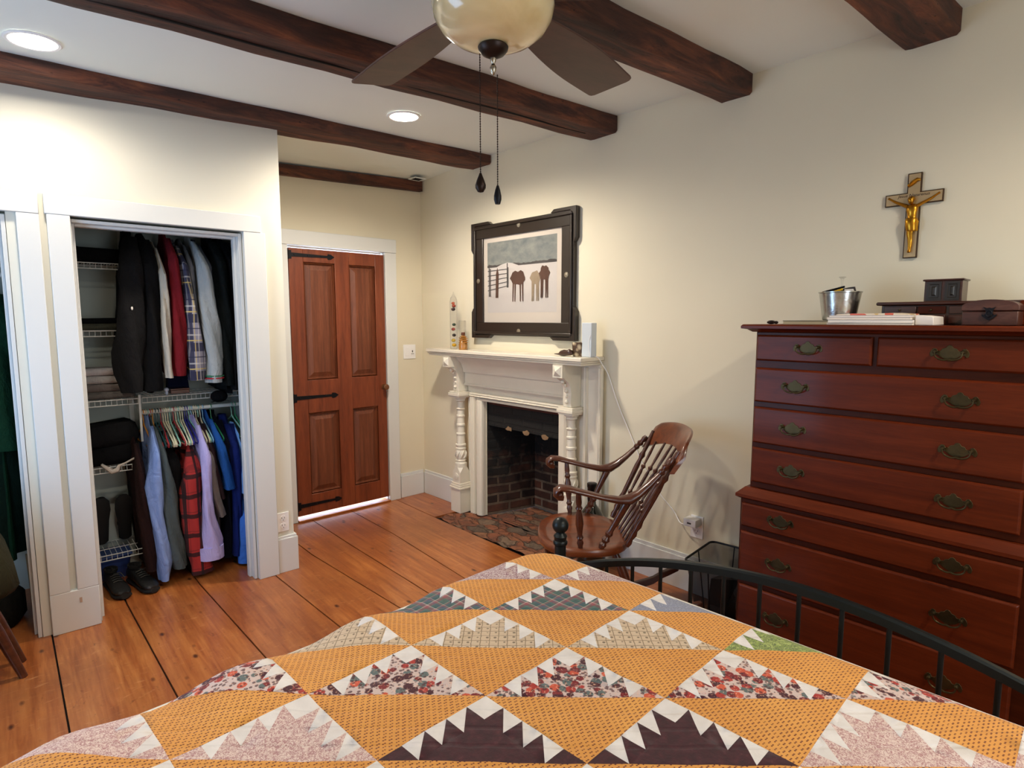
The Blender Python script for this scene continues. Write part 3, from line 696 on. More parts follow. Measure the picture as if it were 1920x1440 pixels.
# ---- dark jug beside the mantel
rt=RWthing('glass_jug','dark green-black glass jug standing on floor behind rocking chair','bottle',2.01,.17,0)
m=MB(); m.lathe([(0,.0),(.075,0),(.085,.012),(.088,.10),(.088,.24),(.082,.30),(.062,.35),(.038,.38),(.026,.40),(.024,.46)],(0,0,0),28); m.build('jug_body',m_darkglass,rt)
m=MB(); m.lathe([(.0255,.42),(.027,.43),(.027,.50),(.03,.505),(.03,.525),(.026,.528),(0,.528)],(0,0,0),20); m.build('neck_foil',plain('black_foil','131010',.35,.4),rt)

# ---- crucifix
rt=RWthing('crucifix','brass and gilt crucifix with figure hanging on wall above dresser','crucifix',3.517,.002,1.746)
m_crossface=plain('cross_inlay','b59b72',.4,.4,var=.15)
def crossp(i): 
    a=.0245-i; 
    return [(-a,i),(a,i),(a,.212+i),(.1-i,.212+i),(.1-i,.26-i),(a,.26-i),(a,.335-i),(-a,.335-i),(-a,.26-i),(-.1+i,.26-i),(-.1+i,.212+i),(-a,.212+i)]
m=MB(); m.prism(crossp(0),.012,'xz',-.012); m.build('cross',plain('cross_edge','46301c',.4,.6),rt,bevel=.001)
m=MB(); m.prism(crossp(.004),.0012,'xz',-.0134); m.build('cross_inlay',m_crossface,rt,smooth=False)
m=MB(); y=-.022
# torso, hips, legs, head as one skinned like loft
def ell(c,a,b,n=10): return [(c[0]+a*math.cos(2*PI*i/n),c[1]+b*math.sin(2*PI*i/n),c[2]) for i in range(n)]
m.loft([ell(c,a,b) for c,a,b in (((.0,y+.004,.213),.008,.006),((.0,y,.205),.021,.009),((0,y-.002,.19),.02,.011),((0,y-.001,.175),.016,.009),((.001,y,.16),.015,.008),((.0,y-.002,.148),.018,.01),((-.001,y-.003,.135),.018,.011),((-.001,y-.002,.12),.013,.009),((-.002,y-.006,.095),.011,.008),((0,y-.003,.075),.009,.007),((.001,y,.055),.008,.006),((.0,y+.001,.035),.006,.005),((-.001,y-.001,.024),.007,.008),((-.001,y-.002,.02),.004,.004))])
for s_,ex in ((-1,-.088),(1,.088)):
    m.tube([(s_*.016,y,.203),(s_*.04,y+.003,.216),(s_*.062,y+.006,.228),(s_*.08,y+.008,.241),(ex,y+.009,.246)],[.0075,.006,.0048,.0036,.0045],8)
m.sphere((-.004,y-.006,.226),.013,12,10,(.85,.9,1.15))
m.sphere((-.004,y-.003,.231),.0135,10,8,(1,.95,.9))
m.build('figure',m_gold,rt)
m=MB(); m.loft([ell(c,a,b,14) for c,a,b in (((0,y-.001,.158),.019,.012),((0,y-.003,.148),.022,.015),((0,y-.003,.13),.02,.014),((.002,y-.003,.11),.019,.013),((.003,y-.003,.103),.014,.01))])
m.tube([(.014,y-.004,.155),(.022,y-.006,.14),(.02,y-.006,.12),(.022,y-.005,.104)],[.005,.006,.006,.004],6); m.build('loin_cloth',m_gold,rt)
m=MB(); m.tube([(-.02,-.016,.285),(-.012,-.018,.29),(0,-.018,.3),(.01,-.018,.307),(.02,-.016,.305)],[.006,.008,.009,.008,.005],8); m.build('scroll',m_gold,rt)
tc=bpy.data.curves.new('inscription','FONT'); tc.body='Jesus Nazarenus'; tc.size=.0165; tc.align_x='CENTER'; tc.extrude=.0004; tc.shear=.25
to=bpy.data.objects.new('inscription',tc); COL.objects.link(to); to.parent=rt; to.location=(0,-.0138,.243); to.rotation_euler=(PI/2,0,0); 
bpy.context.view_layer.update(); me=bpy.data.meshes.new_from_object(to.evaluated_get(bpy.context.evaluated_depsgraph_get())); to2=bpy.data.objects.new('inscription',me); COL.objects.link(to2); to2.parent=rt; to2.location=to.location; to2.rotation_euler=to.rotation_euler; bpy.data.objects.remove(to); me.materials.append(plain('engraving','3c2a16',.6)); to2.name='inscription'

# ---------------------------------------------------------------- tall dresser (local x = u-3.07, -y into room)
rt=RWthing('dresser','tall reddish cherry chest of drawers with brass bail pulls','dresser',3.07,.012,0)
U=lambda u:u-3.07
m=MB()
m.box(U(3.088),-.488,.12,U(4.042),0,.752); m.box(U(3.113),-.462,.80,U(4.018),0,1.448); m.build('case',m_dresser_dark,rt,bevel=.003)
m=MB(); m.loft([[(x0,y0_,z),(x1,y0_,z),(x1,0,z),(x0,0,z)] for x0,x1,y0_,z in ((U(3.10),U(4.028),-.472,1.448),(U(3.085),U(4.043),-.487,1.458),(U(3.066),U(4.062),-.506,1.462),(U(3.066),U(4.062),-.506,1.472),(U(3.072),U(4.056),-.5,1.478))])
m.build('top_board',m_dresser,rt,ang=25)
m=MB(); m.loft([[(x0,y0_,z),(x1,y0_,z),(x1,0,z),(x0,0,z)] for x0,x1,y0_,z in ((U(3.085),U(4.046),-.492,.752),(U(3.072),U(4.058),-.505,.76),(U(3.072),U(4.058),-.505,.772),(U(3.085),U(4.046),-.492,.785),(U(3.1),U(4.03),-.478,.80))])
m.build('waist_moulding',m_dresser,rt,ang=25)
m=MB(); 
m.loft([[(x0,y0_,z),(x1,y0_,z),(x1,0,z),(x0,0,z)] for x0,x1,y0_,z in ((U(3.076),U(4.054),-.5,.085),(U(3.076),U(4.054),-.5,.11),(U(3.088),U(4.042),-.488,.122))])
for xa,s_ in ((U(3.076),1),(U(4.054),-1)):
    pol=[(xa,0),(xa+s_*.10,0),(xa+s_*.11,.03),(xa+s_*.15,.05),(xa+s_*.17,.086),(xa,.086)]
    m.prism(pol,.022,'xz',-.5); m.prism(pol,.02,'xz',-.03)
m.build('bracket_foot',m_dresser,rt,bevel=.002)
def pull(parent,x,y,z):
    m=MB()
    half=[(0,.026),(.006,.024),(.01,.017),(.02,.014),(.024,.007),(.032,.006),(.036,.014),(.044,.015),(.05,.008),(.054,-.002),(.052,-.012),(.046,-.014),(.041,-.008),(.034,-.006),(.028,-.01),(.022,-.016),(.01,-.021),(.004,-.026),(0,-.028)]
    P=[(x+a,z+b) for a,b in half]+[(x-a,z+b) for a,b in half[1:-1][::-1]]
    m.prism(P,.0022,'xz',y-.0022); b=m.build('pull_plate',m_brass,parent,bevel=.0006,segs=1)
    m=MB()
    for s_ in (-1,1): m.turned((x+s_*.038,y-.002,z+.004),(x+s_*.038,y-.02,z+.004),[(0,.006),(.4,.004),(.6,.007),(1,.004)],10)
    pts=[]
    for i in range(17):
        a=PI*i/16; cx=math.cos(a)*.038; pts.append((x+cx,y-.018,z+.004-.028*min(1,math.sin(a)**.6)+(.004*math.exp(-(cx/.006)**2))))
    m.tube(pts,[.0022+.0012*math.sin(PI*i/16) for i in range(17)],8); m.build('bail',m_brass,b)
def drawer(x0,x1,z0,z1,y,hx):
    m=MB(); lip=.006
    m.loft([[(x0,y,z0),(x1,y,z0),(x1,y,z1),(x0,y,z1)],[(x0,y-.008,z0),(x1,y-.008,z0),(x1,y-.008,z1),(x0,y-.008,z1)],[(x0+lip,y-.015,z0+lip),(x1-lip,y-.015,z0+lip),(x1-lip,y-.015,z1-lip),(x0+lip,y-.015,z1-lip)]])
    d=m.build('drawer',m_dresser,rt,bevel=.0015,smooth=False,segs=1)
    for h,hz in hx: pull(d,U(h),y-.015,hz)
yu,yl=-.4625,-.4885
drawer(U(3.12),U(3.540),1.332,1.436,yu,[(3.322,1.389)]); drawer(U(3.556),U(3.984),1.332,1.436,yu,[(3.768,1.389)])
drawer(U(3.12),U(3.984),1.163,1.303,yu,[(3.282,1.237),(3.806,1.237)])
drawer(U(3.12),U(3.984),.992,1.142,yu,[(3.28,1.070),(3.81,1.070)])
drawer(U(3.12),U(3.984),.826,.972,yu,[(3.282,.900),(3.81,.900)])
drawer(U(3.098),U(4.002),.636,.737,yl,[(3.262,.694),(3.826,.692)])
drawer(U(3.098),U(4.002),.403,.614,yl,[(3.262,.515),(3.826,.510)])
drawer(U(3.098),U(4.002),.145,.383,yl,[(3.262,.285),(3.828,.281)])

# ---- on the dresser
ZD=1.4785
DT=lambda n,l,c,u,off,z=0,g=None: RWthing(n,l,c,u,off,ZD+z,g)
rt=DT('pocket_knife','tiny dark rounded trinket near left end of dresser top','trinket',3.125,.37)
m=MB(); m.sphere((0,0,.008),.012,12,8,(1.6,1,.65)); m.sphere((.018,.004,.007),.008,10,6,(1.2,1,.8)); m.build('trinket_body',m_bronze,rt)
rt['label']='tiny dark rounded trinket near left end of dresser top'; rt.name='trinket'
rt=DT('notebook','thin greyish notebook lying flat under the metal bucket','notebook',3.30,.27)
m=MB(); m.box(-.13,-.09,0,.13,.09,.013); m.build('page_block',plain('notebook_pages','b8ae90',.8),rt)
m=MB(); m.box(-.132,-.092,.0131,.132,.092,.0155); m.build('cover',plain('notebook_cover','8f8b78',.6),rt,bevel=.0008)
rt=DT('metal_bucket','small galvanised metal bucket full of pens and cards on dresser','bucket',3.345,.25,.016)
m=MB(); m.lathe([(.055,0),(.06,.003),(.076,.108),(.079,.11),(.079,.114),(.075,.113),(.057,.006),(0,.005)],(0,0,0),36); m.build('bucket_body',m_steel,rt)
rnd=random.Random(4)
m=MB(); m.lathe([(.07,.085),(.0,.088)],(0,0,0),20); m.build('filling',plain('bucket_filling','3b3530',.8),rt)
def inb(name,lab,cat,mt,fn):
    m=MB(); fn(m); o=m.build(name,mt); o.location=RW(3.345,.25,ZD+.116); o.rotation_euler=(0,0,RWROT); return tag(o,lab,cat)
inb('pen','black pen leaning across the top of the metal bucket','pen',m_black,lambda m:m.tube([(-.065,-.01,.013),(.015,.0,.034)],.0042,8))
inb('pen','dark flat pencil lying toward back of the metal bucket','pencil',m_bronze,lambda m:m.tube([(-.04,.02,.018),(.045,.03,.026)],.0038,6))
inb('yellow_pencil','yellow pencil half sunk among cards in the metal bucket','pencil',plain('pencil_yellow','d8ab2a',.4),lambda m:m.tube([(-.045,-.02,.004),(.01,-.005,.024)],.0045,6))
inb('strap','dark bent strip sticking from right side of metal bucket','strap',plain('dark_strap','2b2320',.5),lambda m:m.tube([(-.0,.01,.022),(.03,.012,.028),(.048,.01,.03),(.052,.01,.012)],.004,6))
inb('card','white folded card standing among the pens in metal bucket','card',m_paper,lambda m:m.box(.018,-.01,-.02,.05,-.006,.024))
inb('card','cream folded card at left inside the metal bucket','card',plain('cream_card','d9cfae',.7),lambda m:m.box(-.045,.0,-.02,-.01,.003,.021))
inb('cordial_glass','small clear glass stem rising above the metal bucket','glass',m_glass,lambda m:m.lathe([(.004,.0),(.0035,.04),(.006,.055),(.014,.062),(.013,.0635),(.0,.057)],(.005,.0,.01),14))
# papers and magazines
PP=[(3.52,.405,.275,.008,'e4dccf','white brochure at the very bottom of the paper stack'),(3.52,.405,.27,.011,'ece5dc','thick white booklet above the bottom brochure of stack'),(3.515,.40,.268,.009,'e0d6cb','off-white booklet in the middle of the paper stack'),(3.518,.398,.264,.007,'e9e0d8','thin white brochure near the top of paper stack')]
z=0
for i,(u,off,w,h,c,lb) in enumerate(PP):
    r=DT('brochure',lb,'brochure',u,off-.01,z,'brochures stacked on the dresser')
    r.rotation_euler[2]+=(-.02,.015,-.01,.02)[i]
    m=MB(); m.box(-w/2,-.085,0.0004,w/2,.085,h-.0015); m.build('page_block',plain('pages%d'%i,c,.8),r)
    m=MB(); m.box(-w/2-.001,-.086,h-.0012,w/2+.001,.086,h-.0002); m.build('cover',plain('brochure_cover%d'%i,('ded5ca','d5ccc4','e6ddd5','cdc6c0')[i],.4),r)
    z+=h
r=DT('magazine','glossy colour magazine lying on top of the paper stack','magazine',3.515,.36,z+.0003)
t=NT('magazine_cover'); n=t.noise(t.coord('Object',(1,2,1)),12,3,.5)
t.col(t.ramp(n,[(.3,lin('d9654a')),(.42,lin('e7dcc9')),(.52,lin('e9d9c2')),(.62,lin('d8b878')),(.72,lin('b7c6c0'))],'CONSTANT')); t.set(Roughness=.3)
m=MB(); m.loft([[(x,-.09,z0),(x,.06,z0+.004),(x,.06,z0),(x,-.09,z0-.0)] if False else [(x,-.08,0),(x,.07,0),(x,.07,z0+.004),(x,-.08,z0+.002)] for x,z0 in ((-.115,.001),(-.06,.004),(0,.003),(.06,.005),(.115,.001))]); m.build('magazine_body',t.m,r)
r=DT('paper_roll','rounded white folded booklet at right end of the paper stack','booklet',3.675,.39,0)
m=MB(); m.loft([[(x,-.07,0.0),(x,.07,0.0),(x,.07,h),(x,-.07,h)] for x,h in ((-.017,.034),(.0,.034),(.02,.031),(.035,.029),(.037,.003))]); m.build('booklet_body',m_paper,r,bevel=.002)
# jewellery box
m_jb=wood('dark_mahogany','1f0b07','381810','55271a',(1.5,14,14),2,.32,.04,coat=.4)
r=DT('jewelry_box','long low dark mahogany jewelry box with small drawers on dresser','jewelry box',3.70,.14,0)
m=MB(); m.box(-.205,-.105,0,.22,.1,.072); m.build('box_body',m_jb,r,bevel=.002)
m=MB(); m.box(-.222,-.12,.072,.238,.112,.085); m.build('box_top',m_jb,r,bevel=.005)
for x0,x1,z0,z1 in ((-.195,-.09,.04,.068),(-.085,.0,.04,.068),(.01,.10,.04,.068),(-.195,.0,.006,.036),(.01,.21,.006,.036),(.11,.21,.04,.068)):
    m=MB(); m.box(x0,-.113,z0,x1,-.1055,z1); d=m.build('box_drawer',m_dresser_dark if (x0+z0)%.03<.015 else m_jb,r,bevel=.0015,segs=1)
    m=MB(); m.sphere(((x0+x1)/2,-.117,(z0+z1)/2),.004,8,6); m.build('knob',m_brass,d)
r=DT('small_cabinet','little black two-door cabinet standing on the long jewelry box','cabinet',3.672,.14,.0855)
m=MB(); m.box(-.056,-.045,0,.06,.045,.076); m.build('cabinet_body',m_jb,r,bevel=.001)
m=MB(); m.box(-.062,-.052,.076,.066,.05,.083); m.build('cabinet_top',m_jb,r,bevel=.003)
m_jd=plain('dark_panel','19130e',.35,coat=.3)
for x0,x1 in ((-.052,0.001),(.005,.056)):
    m=MB(); a,b=x0+.003,x1-.003
    m.loft([[(a+i,-.0455-y_,.006+i),(b-i,-.0455-y_,.006+i),(b-i,-.0455-y_,.072-i),(a+i,-.0455-y_,.072-i)] for i,y_ in ((0,0),(0,.003),(.008,.003),(.01,.001),(.016,.001),(.02,.004))]); m.build('cabinet_door',m_jd,r,smooth=False)
# domed chest
m_ch=wood('worn_red_chest','2c1510','4a261b','6a4336',(2,9,9),3,.45,.15,coat=.1)
r=DT('trinket_chest','small dome-lidded reddish wooden chest with black heart-shaped latch','chest',3.852,.36,0)
m=MB(); m.box(-.072,-.06,0,.072,.06,.046); m.build('chest_body',m_ch,r,bevel=.003)
m=MB(); P=[(-.074,.048),(.074,.048),(.074,.062)]+[(.074*math.cos(a)*1.0,.062+.022*math.sin(a)) for a in [PI*i/14 for i in range(1,14)]]+[(-.074,.062)]
m.prism(P,.126,'xz',-.063); m.build('chest_lid',m_ch,r,bevel=.002)
m=MB(); m.prism([(0,.016),(-.018,.03),(-.02,.036),(-.013,.034),(-.009,.04),(-.01,.05),(-.016,.06),(-.006,.056),(.0,.058),(.006,.056),(.016,.06),(.01,.05),(.009,.04),(.013,.034),(.02,.036),(.018,.03)],.004,'xz',-.0675); m.tube([(.008*math.cos(a),-.068,.038+.01*math.sin(a)) for a in [2*PI*i/12 for i in range(12)]],.002,6,True); m.build('latch',m_black,r)
r=DT('wooden_box','red-brown wooden box behind the domed chest at right edge','box',3.965,.25,0)
m=MB(); m.box(-.05,-.07,0,.045,.12,.055); m.build('box_body',m_dresser,r,bevel=.003)
m=MB(); m.box(-.053,-.073,.056,.048,.123,.082); m.build('box_lid',m_dresser,r,bevel=.004)
# ---------------------------------------------------------------- ceiling fan
FC=(1.05,1.30)
rt=thing('ceiling_fan','bronze ceiling fan with brown blades and cream glass light bowl','ceiling fan',(FC[0],FC[1],0))
zt=zc(FC[0])
m=MB(); m.lathe([(.0,zt-.001),(.07,zt-.001),(.07,zt-.03),(.05,zt-.05),(.02,zt-.06),(.013,zt-.062),(.013,2.50),(.05,2.495),(.11,2.475),(.125,2.45),(.125,2.405),(.115,2.385),(.10,2.38),(.09,2.372),(.11,2.37),(.13,2.365),(.13,2.358),(0,2.357)][::-1],(0,0,0),36); m.build('motor_housing',m_bronze,rt,ang=25)
t=NT('alabaster_glass_bowl'); n=t.noise(t.coord('Object'),5,4,.6,.5); t.col(t.ramp(n,[(.3,lin('d4c190')),(.6,lin('e6d8ac')),(.8,lin('f0e6c6'))])); t.set(Roughness=.16,Coat_Weight=.6,Coat_Roughness=.05,Subsurface_Weight=.25); t.b.inputs['Subsurface Radius'].default_value=(.05,.04,.02)
m=MB(); m.lathe([(.0,2.203),(.035,2.204),(.075,2.210),(.11,2.224),(.138,2.245),(.156,2.272),(.163,2.30),(.161,2.322),(.15,2.332),(.12,2.336),(0,2.337)],(0,0,.02),48); m.build('light_bowl',t.m,rt,ang=60)
m=MB(); m.lathe([(0,2.172),(.012,2.173),(.03,2.182),(.039,2.192),(.041,2.2),(.036,2.206),(0,2.207)],(0,0,.02),28); cap=m.build('bowl_cap',m_bronze,rt)
m=MB(); m.lathe([(0,2.128),(.003,2.13),(.008,2.142),(.009,2.149),(.004,2.158),(.008,2.166),(.008,2.173),(0,2.174)],(0,0,.02),14); m.build('finial',m_nickel,cap)
def blade(a):
    m=MB(); N=22; top=[];bot=[]
    out=[]
    for i in range(N+1):
        s=i/N; r=.15+.57*s
        w=.046+.036*math.sin(min(1,s*1.3)*PI/2); 
        out.append((r,w*1.02+.006*math.sin(s*PI)))
    L=[(r,w) for r,w in out]; Rr=[(r,-w) for r,w in out]
    tip=[(.763,.10),(.772,.092),(.79,.02),(.796,-.05),(.79,-.085),(.778,-.098),(.765,-.103)]
    tip=[(.727,.083),(.738,.079),(.745,.068),(.755,-.055),(.753,-.07),(.743,-.081),(.729,-.084)]
    P=L[:-1]+tip+Rr[:-1][::-1]
    rot=(R(-11),0,R(a))
    m.at((0,0,2.345),rot); m.prism(P,.007,'xy',0); b=m.build('blade',m_fanblade,rt,bevel=.002)
    m=MB(); m.at((0,0,2.345),rot)
    m.prism([(.09,.02),(.15,.018),(.2,.035),(.25,.03),(.27,0),(.25,-.03),(.2,-.035),(.15,-.018),(.09,-.02)],.006,'xy',.008)
    m.build('blade_iron',m_bronze,b)
for k in range(5): blade(87.5-72*k)
def chain(x,y,z0,z1,w):
    m=MB(); n=int((z0-z1)/.0065)
    m.tube([(x,y,z0),(x,y,z1)],.0011,5)
    for i in range(n): m.sphere((x,y,z0-(i+.5)*(z0-z1)/n),.0022,6,4)
    c=m.build('pull_chain',m_bronze,rt)
    m=MB()
    if w: m.lathe([(0,-.052),(.008,-.05),(.0145,-.04),(.015,-.032),(.011,-.02),(.005,-.006),(.003,0),(0,.001)],(x,y,z1),14)
    else: m.lathe([(0,-.05),(.007,-.05),(.0105,-.038),(.0105,-.028),(.007,-.012),(.003,0),(0,.001)],(x,y,z1),14)
    m.build('chain_pull',m_bronze if w else m_black,c)
chain(-.028,.022,2.204,1.895,True); chain(.006,-.01,2.15,1.862,False)

# ---------------------------------------------------------------- rocking chair (local x = forward, y = viewer side)
rt=thing('rocking_chair','brown wooden spindle-back rocking chair with scrolled arms facing the fireplace','rocking chair',(2.196,1.936,0),math.atan2(.651,-.7587))
m=MB()   # saddled seat
secs=[]; N=36
def outl(sc,z):
    pts=[]
    for i in range(N):
        a=2*PI*i/N; ca,sa=math.cos(a),math.sin(a)
        x=.225*(abs(ca)**.8)*(1 if ca>0 else -1); y=.275*(abs(sa)**.8)*(1 if sa>0 else -1)
        if ca<0: y*=1-.10*abs(ca)
        pts.append((.05+x*sc,.01+y*sc,z+(.012*ca if ca<0 else -.008*ca*ca)))
    return pts
m.loft([outl(.80,.402),outl(.93,.405),outl(.985,.415),outl(1,.428),outl(.99,.442),outl(.96,.448),outl(.8,.441),outl(.5,.436),outl(.2,.436)]); m.build('seat',m_seat,rt,ang=60)
S1=[(0,.011),(.05,.012),(.1,.016),(.16,.011),(.2,.017),(.24,.011),(.3,.013),(.45,.019),(.6,.016),(.68,.011),(.72,.017),(.76,.011),(.82,.014),(1,.011)]
for s_ in (-1,1):
    y=.25*s_; y2=.29*s_
    # arm with scroll, elbow and upswept back end
    P=[(.172,y2,.694),(.19,y2,.698),(.206,y2,.712),(.206,y2,.73),(.188,y2,.742),(.15,y2,.739),(.09,y2,.722),(.0,y2,.699),(-.08,y2*.99,.684),(-.13,y2*.98,.688),(-.17,y2*.97,.712),(-.22,y2*.955,.755),(-.265,y2*.94,.80)]
    W=[.018,.028,.034,.036,.037,.034,.029,.026,.03,.036,.03,.022,.016]; H=[.012,.015,.015,.015,.015,.014,.013,.013,.017,.023,.019,.015,.012]
    m=MB(); secs=[]
    for i,p_ in enumerate(P):
        a=Vector(P[min(i+1,len(P)-1)])-Vector(P[max(i-1,0)]); a.normalize(); side=Vector((0,1,0)); up=a.cross(side).normalized()
        secs.append([Vector(p_)+side*W[i]*math.cos(2*PI*k/12)+up*H[i]*math.sin(2*PI*k/12) for k in range(12)])
    m.loft(secs); m.sphere((.188,y2,.714),.017,12,8,(1,1.8,1)); m.build('arm',m_chair,rt,ang=60)
    m=MB(); m.turned((.088,y,.443),(.105,y2,.722),S1,14); m.build('arm_post',m_chair,rt)
    m=MB(); m.turned((-.005,y*1.02,.446),(-.125,y2*.98,.69),[(0,.012),(.08,.018),(.12,.012),(.18,.021),(.24,.012),(.30,.019),(.36,.013),(.5,.014),(.8,.017),(.95,.02),(1,.017)],14); m.build('arm_brace',m_chair,rt)
    m=MB(); m.turned((-.265,y2*.94,.80),(-.325,y2*.90,.868),[(0,.012),(.15,.017),(.3,.011),(.45,.018),(.6,.011),(.8,.016),(1,.012)],12); m.build('arm_tenon',m_chair,rt)
    # back stile
    m=MB(); m.turned((-.135,.205*s_,.436),(-.36,.252*s_,.90),[(0,.011),(.04,.016),(.08,.011),(.13,.018),(.17,.011),(.22,.018),(.28,.012),(.4,.013),(.6,.014),(.68,.010),(.72,.017),(.76,.010),(.85,.013),(1,.011)],14); m.build('back_stile',m_chair,rt)
    # rocker
    m=MB(); secs=[]
    for i in range(21):
        s=i/20; x=.40-.90*s; z=.0+ .56*(x+.02)**2+(.012 if x<-.4 else 0)
        h=.032+.012*math.sin(s*PI); 
        if i in(0,20): h*=.6
        secs.append([(x,.2*s_-.014,z),(x,.2*s_+.014,z),(x,.2*s_+.014,z+h),(x,.2*s_-.014,z+h)])
    m.loft(secs); m.build('rocker',m_chair,rt,bevel=.004)
    for x0,x1 in ((.17,.26),(-.08,-.22)):
        m=MB(); zb=.56*(x1+.02)**2+.035
        m.turned((x0,.16*s_,.41),(x1,.2*s_,zb),[(0,.013),(.12,.016),(.2,.022),(.35,.024),(.5,.018),(.58,.013),(.62,.02),(.66,.013),(.8,.017),(1,.011)],14); m.build('leg',m_chair,rt)
    m=MB(); m.turned((.215,.182*s_,.24),(-.15,.182*s_,.24),[(0,.007),(.3,.012),(.5,.015),(.7,.012),(1,.007)],10); m.build('stretcher',m_chair,rt)
m=MB(); m.turned((.225,-.183,.26),(.225,.183,.26),[(0,.007),(.2,.011),(.35,.018),(.42,.012),(.5,.02),(.58,.012),(.65,.018),(.8,.011),(1,.007)],12); m.build('stretcher',m_chair,rt)
def cpos(y): q=y/.27; return -.415+.10*q*q
for k in range(6):
    y0=-.135+.27*k/5; y1=-.185+.37*k/5
    m=MB(); m.turned((-.14-.0*abs(k-2.5),y0,.436),(cpos(y1)+.012,y1,.87-.03*abs(y1/.27)**2),[(0,.006),(.18,.008),(.3,.011),(.34,.006),(.37,.014),(.40,.006),(.5,.008),(.62,.009),(.66,.006),(.69,.014),(.72,.006),(.85,.008),(1,.006)],10); m.build('back_spindle',m_chair,rt)
m=MB(); secs=[]
for i in range(25):
    q=-1+2*i/24; y=.285*q; x=cpos(.27*q)
    zt_=.972-.045*abs(q)**3.0; zb=.868-.065*abs(q)**2.2
    if abs(q)>.86: zt_-=.05*((abs(q)-.86)/.14)**2
    lean=-.05; th=.012
    secs.append([(x+th,y,zb),(x+lean*.5+th*1.2,y,(zb+zt_)/2),(x+lean+th*.8,y,zt_-.006),(x+lean,y,zt_),(x+lean-th*.8,y,zt_-.006),(x+lean*.5-th,y,(zb+zt_)/2),(x-th,y,zb)])
m.loft(secs); m.build('crest_rail',m_seat,rt,ang=50)

# ---------------------------------------------------------------- waste basket
rt=thing('waste_basket','black wire mesh waste basket between wall and dresser','waste basket',(2.615,1.46,0),R(8))
t=NT('black_mesh'); w1=t.add('ShaderNodeTexWave'); w1.inputs['Scale'].default_value=70; w1.bands_direction='DIAGONAL'; t.link(t.coord('Object'),w1.inputs['Vector'])
t.col(lin('101010')); t.set(Roughness=.5,Metallic=.4,Alpha=.62); m_mesh=t.m
def rc(a,b,r,z,n=5):
    P=[]
    for cx,cy,a0 in ((a-r,b-r,0),(-a+r,b-r,PI/2),(-a+r,-b+r,PI),(a-r,-b+r,1.5*PI)):
        for i in range(n): P.append((cx+r*math.cos(a0+PI/2*i/(n-1)),cy+r*math.sin(a0+PI/2*i/(n-1)),z))
    return P
m=MB(); m.loft([rc(.115,.075,.03,.012),rc(.165,.12,.03,.335)],cap=False); m.build('mesh_wall',m_mesh,rt)
m=MB(); m.tube(rc(.166,.121,.03,.337),.0055,8,True); m.build('rim',m_black,rt)
m=MB(); m.tube(rc(.116,.076,.03,.006),.005,8,True); m.loft([rc(.113,.073,.03,.002),rc(.113,.073,.03,.008)]); m.build('base',m_black,rt)
m=MB()
for x0,y0,x1,y1 in ((.115,0,.165,0),(-.115,0,-.165,0),(0,.075,0,.12),(0,-.075,0,-.12)): m.tube([(x0,y0,.01),(x1,y1,.335)],.003,6)
m.build('wire_rib',m_black,rt)
r=thing('trash_bag','dark crumpled packaging standing inside the mesh waste basket','trash',(2.615,1.45,.012),R(8))
m=MB(); m.loft([[(.075*sx,.045*sy,z) for sx,sy in ((-1,-1),(1,-.9),(1,1),(-1,.9))] for z in (.0,.1)]+[[(.085,-.05,.19),(.09,.0,.15),(.06,.04,.2),(-.07,.03,.23)]]); m.build('packaging',plain('dark_packaging','1a1c1c',.4,var=.4),r)

# ---------------------------------------------------------------- bed
A4=R(4); BO=(.680,.872)
def bw(s,t_,z=0): return (BO[0]+s*math.cos(A4)-t_*math.sin(A4), BO[1]+s*math.sin(A4)+t_*math.cos(A4), z)
rt=thing('bed_frame','black metal bed frame with arched spindle footboard and ball finials','bed',bw(.85,-.297,0),A4)
FS=0.0; H=.833
for s_,t_ in ((0,H),(0,-H)):
    m=MB(); m.lathe([(.021,0),(.021,.682),(.0255,.686),(.0265,.693),(.0255,.698),(.022,.701),(.023,.712),(.0255,.716),(.022,.722),(.016,.727),(.014,.733)],(s_,t_,0),22)
    ps=m.build('post',m_bediron,rt)
    m=MB(); m.sphere((s_,t_,.756),.030,24,16); m.build('ball_finial',m_bediron,ps)
def railz(t_): 
    q=t_/H; return .795-.19*abs(q)**2.0-.012*abs(q)
m=MB(); secs=[]
for i in range(41):
    t_=-H+2*H*i/40; z=railz(t_)
    secs.append([(x,t_,z+dz) for x,dz in ((-.011,-.014),(.011,-.014),(.011,.006),(.006,.011),(-.006,.011),(-.011,.006))])
m.loft(secs); m.build('footboard_rail',m_bediron,rt,ang=35)
m=MB(); m.box(-.009,-H,.27,.009,H,.30); m.build('footboard_lower_rail',m_bediron,rt,bevel=.003)
for k in range(-7,8):
    t_=k*.1035+.005
    m=MB(); m.tube([(0,t_,.295),(0,t_,railz(t_)-.01)],.0062,10); m.build('spindle',m_bediron,rt)
for t_ in (.80,-.80):
    m=MB(); m.box(-2.08,t_-.015,.27,-.012,t_+.015,.31); m.build('side_rail',m_bediron,rt,bevel=.003)
for t_ in (H,-H):
    m=MB(); m.lathe([(.02,0),(.02,.35),(0,.352)],(-2.09,t_,0),14); m.build('head_leg',m_bediron,rt)
# box spring + mattress
r=thing('mattress','white mattress under the quilt','mattress',bw(-.3,-.31,.312),A4)
m=MB(); m.loft([rc(a,b,.08,z) for a,b,z in ((.985,.77,0),(1.0,.785,.01),(1.0,.785,.405),(.985,.77,.42))]); m.build('mattress_body',plain('mattress_ticking','dcd8cf',.8),r)
